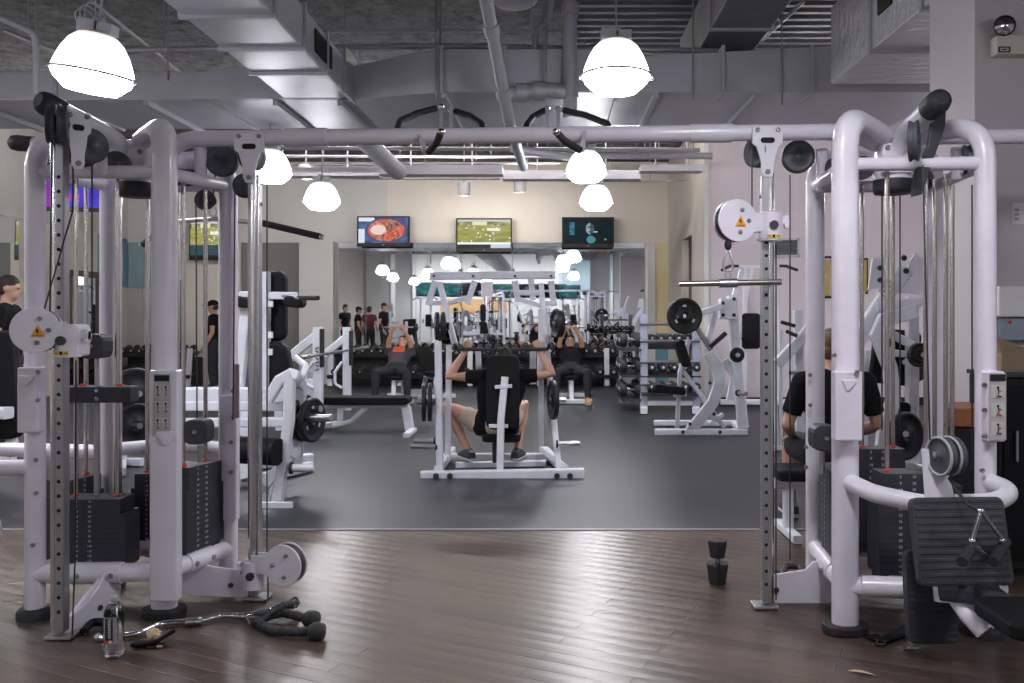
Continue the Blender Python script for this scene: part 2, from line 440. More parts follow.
# ------------------------------------------------------------------ lamps
COLLAR = mat('glow_tinted_lamp_collar', (.72, .58, .40), .5)  # collar colour carries the warm glow at the lamp's neck
def make_lamp():
    r = thing('high_bay_lamp', 'lamp', 'lamp', (0, 0, 0), 'round glowing ceiling lamps')
    MB().lathe([(.080, .232), (.108, .221), (.146, .185), (.180, .127), (.206, .062), (.224, 0)], (0, 0, 0), n=40, cap=False).build('shade', LAMPG, r)
    MB().lathe([(.224, 0), (.205, -.045), (.14, -.105), (.0, -.118)], (0, 0, 0), n=40, cap=False).build('lens', LAMPL, r)
    b = MB(); pts = [V((.228 * math.cos(a), .228 * math.sin(a), -.003)) for a in [2*PI*i/40 for i in range(40)]]
    b.tube(pts, .0075, 6, closed=True); b.box((.235, 0, -.01), (.02, .03, .03)); b.box((-.235, 0, -.01), (.02, .03, .03)); b.build('rim_band', CONDUIT, r)
    MB().cyl((0, 0, .226), (0, 0, .24), .095, .085).build('collar', COLLAR, r)
    h = MB().box((-.05, 0, .268), (.10, .12, .075)).box((.055, 0, .265), (.09, .10, .065)).box((0, 0, .31), (.06, .06, .03)); h.build('ballast_housing', PIPE, r, bevel=.008)
    MB().tube([(0, 0, .32), (0, 0, .5)], .008, 8).build('hanger_hook', CONDUIT, r)
    return r
lamps = [(93, 74, 5.03, 'high bay lamp with coiled wire above the first cable tower'), (616, 76, 5.69, 'high bay lamp in front of the cross duct, over the pull-up beam'),
         (586, 172, 9.44, 'upper lamp of the pair hanging just below the pull-up grips'), (596, 202, 11.7, 'lower lamp of the pair, straight above the dark face screen'),
         (322, 201, 10.75, 'high bay lamp hanging between the cable uprights and the food screen'), (270, 172, 9.0, 'high bay lamp half hidden behind an upright bracket')]
L0 = make_lamp()
spots = []
for i, (x, y, D, lab) in enumerate(lamps):
    o = L0 if i == 0 else dup(L0)
    o.location = P(x, y, D); o['label'] = lab; spots.append(o.location)
lamps0 = L0
L0.rotation_euler = (math.radians(4), math.radians(9), 0)
for i, (x, y, w) in enumerate(((-4.4, 4.0, 'third row'), (-5.6, 6.2, ''), (.9, 2.3, ''), (-2.8, -3.0, ''), (-6.0, -3.0, ''), (3.6, -3.0, ''), (3.9, 1.6, ''), (-6.2, 1.0, ''), (4.9, 10.2, ''), (5.3, 8.2, ''), (-7.7, 10.4, ''))):  # mirrored rows, plus lamps added out of view to brighten the walls
    o = dup(L0, (x, y, 2.85), 0); o.rotation_euler = (0, 0, 0); o['label'] = 'high bay lamp out of view, of the mirrored rows and the lamps added for light'
    spots.append(o.location)
# wire coil over first lamp
cb = MB()
for k in range(3):
    c = P(84, 20, 5.0) + V((.012 * k, .02 * k, .01 * k)); rr = .055 + .012 * k
    cb.tube([c + V((rr * .8 * math.cos(a), .03 * math.sin(2 * a + k), rr * 1.1 * math.sin(a))) for a in [2*PI*i/20 for i in range(20)]], .0045, 6, closed=True)
cb.tube([P(84, 28, 5.0), P(90, 34, 5.02), P(95, 30, 5.03), P(96, -20, 5.03)], .004, 6)
tag(cb.build('coiled_wire', PIPE, loc=P(84, 30, 5.0)), 'loose coil of pale wire above the lamp over the cable tower', 'wire')
# suspension rods
for i, p in enumerate(spots):
    rd = MB().cyl((p.x, p.y, p.z + .5), (p.x, p.y, ZC), .006, n=8)
    if i == 0: continue
    o = rd.build('lamp_chain', CONDUIT, loc=(p.x, p.y, ZC)); tag(o, 'thin suspension rod holding a high bay lamp', 'rod', 'lamp suspension rods')

# ------------------------------------------------------------------ ducts and pipes
def duct_box(name, a, b, label, m=None, seams=(), axis=1, cat='duct', vents=()):
    r = thing(name, label, cat, ((a[0]+b[0])/2, (a[1]+b[1])/2, max(a[2], b[2])))
    MB().bb(a, b).build('duct_body', m or DUCT, r, bevel=.012)
    a, b = V(a), V(b); e = .022
    for t in seams:
        f = MB()
        lo, hi = V((min(a.x, b.x), min(a.y, b.y), min(a.z, b.z))), V((max(a.x, b.x), max(a.y, b.y), max(a.z, b.z)))
        p, q = lo - V((e, e, e)), hi + V((e, e, e)); p[axis] = t - .02; q[axis] = t + .02
        f.bb(p, q); f.build('flange', DUCTP, r)
    return r
zb = 3.39
dl = duct_box('air_duct', (-2.46, -6, zb), (-1.85, 7.93, 3.71), 'long galvanised duct running overhead from the camera to the cross duct', seams=(4.2, 5.05, 5.75, 6.45, 7.1))
v = MB().bb((-1.848, 6.75, 3.46), (-1.835, 7.25, 3.64)); v.build('vent_opening', DARK, dl)
cd = duct_box('cross_duct', (-9, 8.0, zb), (-1.84, 9.25, 3.66), 'wide flat galvanised duct crossing the room under the deck', seams=(-6.6, -4.6, -3.15), axis=0)
t = MB()
ring = lambda x, y, z0, z1: [V((x, y, z0)), V((x, 9.25, z0)), V((x, 9.25, z1)), V((x, y, z1))]
t.loft([ring(-1.84, 8.0, zb, 3.70), ring(-.97, 7.72, zb, 3.80)], smooth=False); t.build('transition_section', DUCT, cd)
MB().bb((-.97, 7.72, zb), (.6, 9.25, 3.78)).build('mid_section', DUCT, cd, bevel=.01)
t = MB(); t.loft([ring(.6, 7.72, zb, 3.70), ring(3.6, 7.72, zb, 3.86)], smooth=False); t.build('end_section', DUCT, cd)
for x in (-1.84, -.97, -.4, .62, 1.55, 2.35): MB().bb((x - .014, 7.68, zb - .02), (x + .014, 7.99 if x > -1.5 else 8.1, 3.80)).build('flange', DUCTP, cd)
# raised triangular gusset at the junction
g = MB().prism([(-.75, -.02), (.62, -.02), (.62, .30), (-.1, .30), (-.75, .22)], (-2.55, 7.97, zb + .02), (1, 0, 0), (0, 0, 1), .03); g.build('junction_plate', DUCT, cd)
for i, (x, w) in enumerate(((-5.4, .2), (-3.75, .2), (-2.55, .14), (-1.95, .2), (-.95, .1), (.95, .1), (1.85, .12))):
    MB().bar((x, 7.7 if x > -1.84 else 7.98, zb - .03), (x, 9.3, zb - .03), .045, .05).build('duct_hanger_strut', DUCTP, cd)
fd = duct_box('foil_duct', (2.43, 5.52, 3.39), (4.4, 7.45, 4.05), 'big foil-wrapped duct with crinkled bright underside near the near pillar', FOIL, seams=(5.6, 6.5), axis=1)
for x_ in (2.6, 4.2):
    for y_ in (5.9, 7.2): MB().cyl((x_, y_, 4.05), (x_, y_, ZC), .008, n=6).build('drop_rod', CONDUIT, fd)
vv = MB().bb((2.415, 6.1, 3.6), (2.43, 6.35, 3.9)); vv.build('access_hatch', DARK, fd)
bm = duct_box('ceiling_girder_duct', (1.42, -5, 3.92), (1.95, 9.4, 4.4), 'dusky grey box duct tight under the corrugated deck', CORR, seams=(6.2, 7.6))
# pipes
def pipe(name, pts, r, label, m=None, couplings=(), cat='pipe', loc=None, rad=.12):
    pp = fillet(pts, rad) if len(pts) > 2 else [V(p) for p in pts]
    R_ = thing(name, label, cat, loc or pp[0])
    MB().tube(pp, r, 16).build('pipe_run', m or PIPE, R_)
    for c, d in couplings: MB().cyl(V(c) - V(d).normalized() * .05, V(c) + V(d).normalized() * .05, r * 1.25, n=18).build('coupling', m or PIPE, R_)
    if name in ('far_pipe', 'far_conduit', 'upper_conduit', 'flexible_duct', 'sloping_duct_pipe', 'side_conduit', 'drain_branch'):
        k = len(pp) - 1
        for t in (.12, .5, .88):
            i = min(k - 1, int(t * k)); q = pp[i].lerp(pp[i + 1], t * k - i); MB().cyl(q, (q.x, q.y, ZC), .006, n=6).build('drop_rod', CONDUIT, R_)
    return R_
pipe('sprinkler_main', [(-.616, 5.42, 4.5), (-.353, 7.52, 3.06), (-.3, 9.7, 3.06)], .052, 'long pale sprinkler pipe running away overhead between the pull-up grips', couplings=[((-.457, 6.71, 3.62), (.247, 1.92, -1.33)), ((-.39, 7.23, 3.26), (.247, 1.92, -1.33))])
pipe('drain_stack', [P(570, -40, 7.6), P(570, 118, 7.6)], .062, 'thick vertical drain pipe in front of the cross duct beside the lamp', couplings=[(P(570, 92, 7.6), (0, 0, 1)), (P(570, 10, 7.6), (0, 0, 1))])
pipe('drain_branch', [P(566, 92, 7.58), P(545, 90, 7.58), P(505, 96, 7.62)], .07, 'short fat branch pipe joining the drain stack sideways', couplings=[(P(540, 91, 7.58), (1, 0, 0)), (P(522, 93, 7.6), (1, 0, 0))])
pipe('bent_conduit', [P(552, -15, 7.9), P(550, 18, 7.9), P(535, 32, 7.9), P(535, 90, 7.9)], .026, 'crooked conduit dropping beside the drain stack', couplings=[(P(535, 45, 7.9), (0, 0, 1))])
pipe('far_conduit', [P(60, 51, 8.15), P(440, 46, 8.15), P(720, 51, 8.15)], .028, 'long horizontal sprinkler branch under the deck', rad=.4, couplings=[(P(145, 50, 8.15), (1, 0, 0)), (P(630, 46, 8.15), (1, 0, 0))])
pipe('upper_conduit', [P(315, 31, 8.3), P(560, 31, 8.3)], .014, 'thin conduit running parallel above the sprinkler branch')
pipe('side_conduit', [P(-30, 5, 6.2), P(34, 33, 6.6), P(36, 48, 6.6), P(36, 95, 6.6)], .022, 'bent conduit dropping down over the duct near the first tower')
for i, (x0, y0, x1, y1, D0, D1, r, lab) in enumerate((
    (90, 0, 190, 80, 8.3, 10.6, .018, 'slanting conduit along the sprayed deck behind the coiled wire lamp'),
    (0, 30, 75, 60, 8.3, 9.6, .03, 'slanting conduit at the corner of the sprayed deck'),
    (805, 0, 762, 40, 8.3, 9.3, .02, 'slanting conduit beside the girder duct'),
    (600, 42, 560, 58, 8.0, 8.6, .012, 'short sloping conduit beside the crooked conduit'))):
    pipe('ceiling_conduit', [P(x0, y0, D0), P(x1, y1, D1)], r, lab, CONDUIT)
for i, (x, yb, D, lab) in enumerate(((436, 100, 7.7, 'thin hanger rod in front of the duct between the grips'), (782, 105, 7.7, 'thin dark hanger rod in front of the duct near the girder'), (164, 45, 8.4, 'short hanger rod beside the first lamp'), (693, 100, 7.7, 'thin hanger rod beside the front lamp'), (168, 80, 7.98, 'hanger rod by the conduit above the first tower'))):
    o = MB().cyl(P(x, -60, D), P(x, yb, D), .008, n=8).build('hanger_rod', CONDUIT, loc=P(x, -60, D)); tag(o, lab, 'rod', 'hanger rods')
# distant struts, trays and pipes under the far ceiling
far = [(240, 148, 700, 150, 12.4, .03, 'PIPE', 'pale pipe crossing high before the far wall'), (270, 156, 712, 158, 13.2, .022, 'PIPE', 'second pale pipe crossing before the far wall'),
       (560, 155, 712, 156, 11.5, .045, 'PIPE', 'thick pale pipe below the pull-up beam'), (290, 165, 560, 163, 14.2, .02, 'CONDUIT', 'thin grey conduit among the far struts'),
       (300, 178, 500, 179, 14.5, .02, 'CONDUIT', 'thin lower conduit among the far struts'), (600, 181, 700, 181, 15.0, .02, 'PIPE', 'pale conduit above the dark screen')]
for x0, y0, x1, y1, D, r, m, lab in far: pipe('far_pipe', [P(x0, y0, D), P(x1, y1, D)], r, lab, PIPE if m == 'PIPE' else CONDUIT)
for x0, x1, y, D, h, lab in ((380, 503, 171, 13.0, .14, 'deep grey cable tray hung in front of the far wall'), (503, 640, 176, 14.0, .14, 'slimmer cable tray behind the pair of lamps'), (640, 702, 169, 13.0, .1, 'short cable tray beside the cream corner'), (250, 380, 173, 13.5, .13, 'narrow cable tray over the hanging lamp')):
    r = thing('cable_tray', lab, 'cable tray', P((x0 + x1) / 2, y, D))
    a, b = P(x0, y, D), P(x1, y, D)
    MB().bb((a.x, D - .12, a.z - h/2), (b.x, D + .12, a.z - h/2 + .02)).build('tray_floor', DUCT, r)
    for d in (-.12, .12): MB().bb((a.x, D + d - .01, a.z - h/2), (b.x, D + d + .01, a.z + h/2)).build('side_rail', DUCT, r)
    k = max(2, int((b.x - a.x) / .9))
    for i in range(k): MB().cyl((a.x + (i + .5) * (b.x - a.x) / k, D, a.z), (a.x + (i + .5) * (b.x - a.x) / k, D, ZC), .012, n=8).build('drop_rod', PIPE, r)
pipe('sloping_duct_pipe', [P(352, 128, 9.6), P(398, 172, 12.5)], .12, 'fat round duct sloping down behind the pull-up beam', DUCT)
pipe('flexible_duct', [P(512, 148, 10.0), P(535, 152, 10.2), P(560, 156, 10.5), P(585, 160, 11)], .05, 'ribbed flexible duct behind the pull-up grips', PIPE)
# small wall / ceiling spot cans
for x, y, D, lab in ((464, 189, 15.5, 'white can light above the field screen'), (520, 186, 15.5, 'small white can light beside the field screen'), (690, 186, 15.5, 'white can light in the cream corner'), (306, 172, 14, 'white can light over the hanging lamp')):
    r = thing('can_light', lab, 'lamp', P(x, y - 8, D), 'white can lights')
    p = P(x, y, D); MB().cyl(p + V((0, 0, .11)), p - V((0, 0, .11)), .12, .11, 24).build('can_body', WHITEP, r)
    MB().cyl(p + V((0, 0, .11)), p + V((0, 0, ZC - p.z)), .015).build('can_stem', PIPE, r)
# big grey disc at top edge (underside of a round ceiling speaker)
r = thing('ceiling_speaker', 'round pale ceiling speaker at the top edge beside the long pipe', 'speaker', P(514, -4, 7))
p = P(514, 3, 7); MB().lathe([(.0, -.02), (.15, -.015), (.19, .02), (.19, .12), (.12, .2), (0, .2)], p, n=30).build('speaker_shell', PIPE, r); MB().cyl(p + V((0, 0, .18)), (p.x, p.y, ZC), .012).build('speaker_rod', PIPE, r)
# ------------------------------------------------------------------ cable towers
def wheel(name, c, axis, r, t, parent, m=None, rim=True):
    a = V(axis).normalized(); c = V(c)
    h = t / 2
    MB().mi(0).lathe([(0, -h - .004), (r * .16, -h - .004), (r * .18, -h), (r * .78, -h * .8), (r, -h), (r, -h * .75), (r * .90, -h * .15), (r * .90, h * .15), (r, h * .75), (r, h), (r * .78, h * .8), (r * .18, h), (r * .16, h + .004), (0, h + .004)], c, a, 30, cap=False).build(name, m or PULLEY, parent, bevel=0)
def bolt(c, n, parent, r=.012, m=BOLT):
    n = V(n).normalized(); c = V(c)
    MB().lathe([(r, 0), (r, .006), (r * .75, .010), (r * .4, .010), (r * .35, .006), (0, .006)], c, n, 10, cap=False).build('bolt', m, parent)
def warn(c, n, h, parent):
    x, y, t = frame(n, (0, 0, 1)); c = V(c)
    up = V((0, 0, 1)) - t * t.z; up.normalize(); x = up.cross(t)
    m = MB().mi(0).prism([(-h * .55, -h * .45), (h * .55, -h * .45), (0, h * .55)], c + t * .0015, x, up, .002)
    m.mi(1).prism([(-h*.10, h*.18), (h*.06, h*.22), (h*.02, 0), (h*.14, -.03*h), (-h*.06, -h*.30), (0, -h*.08), (-h*.13, -h*.04)], c + t * .003, x, up, .001)
    m.prism([(-h*.34, -h*.36), (h*.34, -h*.36), (h*.34, -h*.32), (-h*.34, -h*.32)], c + t * .003, x, up, .001)
    m.build('warning_label', [ORANGE, DARK], parent)
def stack(center, z0, z1, ang, parent, w=.30, d=.145, n=14, face=None, rods=2.05, lift=None, top=True):
    """pile of iron plates with printed numbers; face = outward normal carrying the number strip"""
    c = V((center[0], center[1], 0)); R3 = Matrix.Rotation(ang, 3, 'Z'); ux, uy = R3 @ V((1, 0, 0)), R3 @ V((0, 1, 0))
    st = MB(); st.box(c + V((0, 0, z0 + .02)), (w * .9, d * .8, .04), R3); so = st.build('weight_stack', PLAST, parent)
    hgt = (z1 - z0 - .04) / n
    first = None
    for k in range(n):
        zc = z0 + .04 + hgt * (k + .5); wide = w if k < n * .72 else w * .86
        m = MB().mi(0).box(c + V((0, 0, zc)), (wide, d, hgt * .965), R3)
        f = (uy * -1) if face is None else (R3 @ V(face)); f.normalize(); sx = V((0, 0, 1)).cross(f)
        off = d / 2 if abs(f.dot(uy)) > .7 else wide / 2
        o = c + f * (off + .0012) + V((0, 0, zc))
        num = (n - k) * 10
        m.mi(1).text(str(num), o + sx * .005, sx, (0, 0, 1), hgt * .62); m.text(str(round(num / 2.2)), o + sx * -.055, sx, (0, 0, 1), hgt * .62)
        m.build('weight_plate', [STACK, INK], so)
    sep = w * .29
    for s in (-1, 1):
        MB().cyl(c + ux * sep * s + V((0, 0, z0)), c + ux * sep * s + V((0, 0, rods)), .0105, n=14).build('guide_rod', BRASS, parent)
        MB().lathe([(.017, 0), (.017, .007), (.011, .011)], c + ux * sep * s + V((0, 0, z1)), n=14).build('bushing', RED, so)
    return so, c, ux, uy

def tower(name, label, M, L, R, B, sgn):
    M, L, R, B = [V((p[0], p[1], 0)) for p in (M, L, R, B)]
    hub = (M + L + R + B) / 4
    r = thing(name, label, 'cable machine', (hub.x, hub.y, 0))
    Z = lambda p, z: V((p.x, p.y, z))
    MB().sweep(fillet([Z(M, .03), Z(M, 2.275), Z(hub + (M - hub) * .25, 2.235)], .17, 10), stadium(.116, .085), up=(0, 1, 0)).build('post', WHITE, r)
    MB().tube(fillet([Z(L, .03), Z(L, 2.235), Z(hub + (L - hub) * .15, 2.215)], .2, 10), .044, 20).build('post', WHITE, r)
    MB().tube(fillet([Z(R, .03), Z(R, 2.20), Z(hub + (R - hub) * .2, 2.13)], .12, 8), .047, 20).build('post', WHITE, r)
    MB().tube(fillet([Z(B, .03), Z(B, 2.20), Z(hub + (B - hub) * .2, 2.13)], .12, 8), .045, 20).build('post', WHITE, r)
    MB().prism(stadium(.20, .145), Z(M, .02), (1, 0, 0), (0, 1, 0), .04).build('rubber_foot', RUBBER, r, bevel=.008)
    for p in (L, R, B): MB().lathe([(.078, 0), (.078, .03), (.066, .045), (0, .045)], p, n=24, cap=False).build('rubber_foot', RUBBER, r)
    for a, b in ((L, M), (M, R), (R, B), (B, L)):
        MB().cyl(Z(a, 2.05), Z(b, 2.05), .030, n=16).build('top_rail', WHITE, r)
        br = MB().cyl(Z(a, .2), Z(b, .2), .043, n=18); 
        o = br.build('base_rail', WHITE, r)
        d = (b - a).normalized(); MB().cyl(Z(a, .2) + d * .30 * (b-a).length, Z(a, .2) + d * .68 * (b-a).length, .049, n=18).build('rail_sleeve', WHITE, o)
        for t in (.36, .62):
            q = a + (b - a) * t; nn = V((d.y, -d.x, 0)); nn = nn if nn.dot(q - hub) > 0 else -nn; bolt(Z(q, .2) + nn * .048, nn, o)
    # hub drum
    h = MB().lathe([(.0, 1.965), (.085, 1.965), (.092, 1.985), (.092, 2.03)], hub, n=30, cap=False); h.build('hub_ring', PLAST, r)
    h = MB().lathe([(.09, 2.0), (.09, 2.19), (.07, 2.23), (0, 2.235)], hub, n=30, cap=False)
    h.box(Z(hub + V((.02 * sgn, -.085, 0)), 2.12), (.13, .03, .14)); hb = h.build('hub', WHITE, r, bevel=.004)
    for dx in (-.045, .045):
        for dz in (2.08, 2.165): bolt(Z(hub + V((.02 * sgn + dx, -.1, 0)), dz), (0, -1, 0), hb)
    return r, hub, Z

# ---- first tower (picture's left)
M, L, R_, B = (-1.785, 3.98), (-2.37, 3.96), (-1.65, 4.41), (-2.25, 4.39)
T1, H1, Z = tower('cable_tower', 'white four-post cable tower standing behind the water bottle', M, L, R_, B, 1)
M, L, R_, B = [V((p[0], p[1], 0)) for p in (M, L, R_, B)]
def arm(hub, end, parent, z=2.25, r=.047):
    end = V(end); p = fillet([V((hub.x, hub.y, 2.08)), V((hub.x + (end.x - hub.x) * .25, hub.y + (end.y - hub.y) * .25, z - .03)), end], .18, 9)
    a = MB().tube(p, r, 20).build('arm', WHITE, parent)
    d = (end - p[-2]).normalized()
    MB().sweep([end - d * .075, end - d * .0, end + d * .028, end + d * .04], circ(20, r * 1.09), True, scale=[1, 1.03, .9, .55]).build('arm_cap', RUBBER, a)
    return a
a1 = arm(H1, P(46, 104, 3.74), T1)
arm(H1, P(18, 143, 4.17), T1, z=2.22, r=.035)
def hanger_plate(c, w, h, neck, parent, yoff, nx=(1, 0, 0), name='hanger_bracket'):
    """tapering plate bolted under a beam, with a slot; c = top middle"""
    c = V(c); nx = V(nx).normalized(); n = nx.cross(V((0, 0, 1)))
    poly = [(-w/2, .03), (w/2, .03), (w/2, -h*.28), (w*.36, -h*.36), (neck*.62, -h*.62), (neck/2, -h*.8), (neck/2, -h), (neck*.3, -h-.025), (-neck*.3, -h-.025), (-neck/2, -h), (-neck/2, -h*.8), (-neck*.62, -h*.62), (-w*.36, -h*.36), (-w/2, -h*.28)]
    o = MB().prism(poly, c, nx, (0, 0, 1), .014).build(name, WHITE, parent, bevel=.003)
    MB().prism(stadium(w * .46, .026), c + V((0, 0, -h * .2)) + n * .0085, nx, (0, 0, 1), .003).build('slot', DARK, o)
    for dx in (-.33, .33): bolt(c + nx * (w * dx) + V((0, 0, .012)) + n * .008, n, o, .011)
    bolt(c + V((0, 0, -h)) + n * .008, n, o, .012)
    return o
def upright(px, D, z1, parent, foot=True, w=.062, rod=-1, hole=.062, z0=.03, front=False):
    X = (px - CX) * D / FPX
    u = MB().box((X, D, (z0 + z1) / 2), (w * .62, .05, z1 - z0)).build('pulley_upright', DULL, parent, bevel=.006)
    hm = MB(); k = 0 if front else int((z1 - .2) / hole)
    for i in range(k): hm.lathe([(0, .0008), (.0085, .0008), (.0085, 0)], (X, D - .025, .12 + i * hole), (0, -1, 0), 10, cap=False)
    if k: hm.build('adjustment_holes', DARK, u)
    rx, ry, rr = (X - .006, D - .03, .027) if front else (X + rod * w * .36, D - .012, .017)
    MB().cyl((rx, ry, z0), (rx, ry, z1 + .04), rr, n=20).build('chrome_tube', CHROME, u)
    for s in (-1, 1): MB().cyl((X + s * w * .36, D - .01, z1 - .10), (X + s * w * .52, D - .01, z1 - .10), .009, n=10).build('stop_bolt', BOLT, u)
    if foot:
        MB().box((X, D + .01, .012), (.115, .10, .012)).build('foot_plate', DULL, u, bevel=.002)
    return u, V((X, D, 0))
U1, C1 = upright(62, 3.70, 2.14, T1, w=.068)
U2, C2 = upright(257, 4.20, 2.03, T1, front=True)
hanger_plate(P(78, 126, 3.66) + V((0, 0, .03)), .10, .19, .05, T1, 0, nx=(.75, .65, 0))
def fin(poly, o, ux, parent, boltat=None):
    f = MB().prism(poly, o, ux, (0, 0, 1), .014).build('foot_fin', WHITE, parent, bevel=.003)
    ux = V(ux).normalized(); n = ux.cross(V((0, 0, 1)))
    if n.y > 0: n = -n
    if boltat: bolt(V(o) + ux * boltat[0] + V((0, 0, boltat[1])) + n * .008, n, f, .013, PLAST)
    return f
d1 = (V((C1.x + .03, C1.y, 0)) - V((-2.09, 3.97, 0)))
fin([(-.03, .2), (.06, .21), (.10, .15), (.17, .10), (.27, .07), (.29, .0), (-.03, .0)], (-2.015, 3.985, .012), (-.27, -.96, 0), T1, (.10, .055))
MB().tube(fillet([V((-2.05, 3.95, .19)), V((-2.075, 3.83, .12)), V((-2.095, 3.72, .05))], .1), .014, 10).build('foot_strut', WHITE, T1)
fin([(.02, .20), (.06, .16), (.30, .125), (.315, .0), (-.16, .02), (-.20, .045), (-.10, .08), (-.03, .15), (-.02, .2)], (-1.735, 4.20, .008), (1, 0, 0), T1, (.18, .065))

def carriage(up, c, disc, r, parent, tri=True, label=True, seedn=0, pin=1):
    """sliding pulley block: body on the upright, round cover plates with the pulley between"""
    c = V(c); disc = V(disc); s = 1 if disc.x > c.x else -1
    ca = MB().box(c, (.105, .11, .135)); ca.cyl(c + V((0, -.03, .06)), c + V((0, -.03, -.07)), .052, n=18)
    co = ca.build('pulley_carriage', WHITE, parent, bevel=.012)
    ax = V((-.28 * s, -1, 0)).normalized(); side = ax.cross(V((0, 0, 1))) 
    for k, off in enumerate((-.026, .026)):
        n = ax
        poly = [(r * math.cos(a), r * math.sin(a)) for a in [2 * PI * i / 30 for i in range(30)]]
        neck = disc - c; u = V((1, 0, 0)) - n * n.x; u.normalize()
        m = MB().prism(poly, disc + n * off, u, (0, 0, 1), .010)
        L_ = -(disc.x - c.x) * s
        m.prism([(s * -r * .6, r * .42), (s * (L_ ) , .035), (s * (L_), -.045), (s * -r * .6, -r * .55)] if s > 0 else [(s * -r * .6, r * .42), (s * -r * .6, -r * .55), (s * L_, -.045), (s * L_, .035)], disc + n * off, u, (0, 0, 1), .0095)
        m.build('pulley_cover', WHITE, co, bevel=.002)
    wheel('pulley', disc, ax, r * .97, .034, co)
    u = V((1, 0, 0)) - ax * ax.x; u.normalize()
    for dx, dz in ((.2, .5), (.1, -.55), (-.55 * s, 0)): bolt(disc + ax * .032 + u * r * dx + V((0, 0, r * dz)), ax, co, .010)
    if tri: warn(disc + ax * .032 + u * r * .12 + V((0, 0, -.005)), ax, .052, co)
    MB().cyl(c + V((0, -.055, .0)), c + V((0, -.095, .0)), .018, .020, 16).build('pull_knob', PLAST, co)
    MB().cyl(c + V((-s * .05, -.02, .02)), c + V((-s * .085, -.02, .02)), .018, n=14).box(c + V((-s * .075, -.02, .02)), (.02, .03, .06)).build('cable_guide', WHITE, co, bevel=.004)
    if label:
        MB().mi(0).box(c + V((0, -.0835, -.052)), (.062, .002, .018)).mi(1).box(c + V((0, -.085, -.052)), (.012, .002, .014)).box(c + V((.02, -.085, -.052)), (.015, .002, .004)).box(c + V((-.02, -.085, -.052)), (.015, .002, .004)).build('yellow_label', [YELL, DARK], co)
    return co
carriage(U1, V((C1.x + .055, C1.y - .02, 1.39 - (340 - 315) / 232)), P(37, 330, 3.60), .095, T1)
carriage(U2, V((C2.x, C2.y - .01, 1.39 - (571 - 315) / 205)), P(286, 564, 4.10), .098, T1, tri=False, label=False)
# overhead pulleys
for x, y, D, r, ax in ((52, 124, 3.62, .082, (1, .42, 0)), (64, 124, 3.6, .08, (1, .42, 0)), (90, 146, 3.75, .075, (.9, -.6, 0)), (82, 150, 3.82, .075, (.9, -.6, 0)), (117, 165, 4.0, .062, (.2, -1, 0)), (50, 160, 4.3, .07, (.3, -1, 0)), (152, 143, 4.3, .08, (.4, -1, 0)),
                       (222, 161, 4.25, .078, (.12, -1, 0)), (185, 172, 4.3, .072, (.8, -.6, 0)), (252, 156, 4.24, .075, (.9, -.5, 0)), (245, 186, 4.3, .06, (.35, -1, 0)), (205, 200, 4.35, .05, (.5, -1, 0))):
    wheel('pulley', P(x, y, D), ax, r, .036, T1)
for a, b, r in ((P(100, 140, 3.85), P(102, 172, 3.95), .026), (P(200, 140, 4.2), P(201, 182, 4.25), .030)): MB().cyl(a, b, r, n=14).build('rail_strut', WHITE, T1)
# weight stacks
s1, c1, ux, uy = stack((-2.14, 4.06), .175, .535, 0, T1, n=14, w=.335)
dv = (R_ - M).normalized(); ang2 = math.atan2(dv.y, dv.x)
s2, c2, ux2, uy2 = stack((-1.75, 4.235), .22, .66, ang2, T1, w=.27, d=.13, n=15)
stack((-2.325, 4.20), .2, .60, ang2, T1, w=.25, d=.12, n=14)
stack((-2.0, 4.44), .2, .58, 0, T1, w=.27, d=.12, n=14)
def housing(p, parent, dark=True, w=.115, h=.115):
    m = MB(); m.prism(rrect(w, h, .035), p, (1, 0, 0), (0, 0, 1), .10); o = m.build('pulley_housing', PLAST, parent, bevel=.006); bolt(V(p) + V((0, -.05, 0)), (0, -1, 0), o, .012)
    return o
housing(P(96, 346, 4.03), T1); MB().cyl(P(97, 358, 4.06), P(97, 495, 4.06), .011, n=12).build('selector_rod', DULL, T1)
q = P(102, 394, 4.06); tp = MB().box(q, (.31, .09, .075)).build('lifted_plate', STACK, T1, bevel=.005)
for s in (-1, 1): MB().lathe([(.017, 0), (.017, .007), (.011, .011)], q + V((s * .087, 0, .037)), n=14).build('bushing', RED, tp)
for s in (-.02, .02): bolt(q + V((0, -.045, s)), (0, -1, 0), tp, .01)
sr = MB().box(P(97, 440, 4.065), (.022, .02, .50))
for i in range(9): sr.cyl(P(97, 400, 4.053) + V((0, 0, -.045 * i)), P(97, 400, 4.050) + V((0, 0, -.045 * i)), .006, n=8)
sr.build('selector_bar', DULL, T1)
housing(P(199, 431, 4.2), T1, h=.12); MB().cyl(P(200, 445, 4.22), P(200, 462, 4.22), .014, n=12).build('selector_rod', DULL, T1)
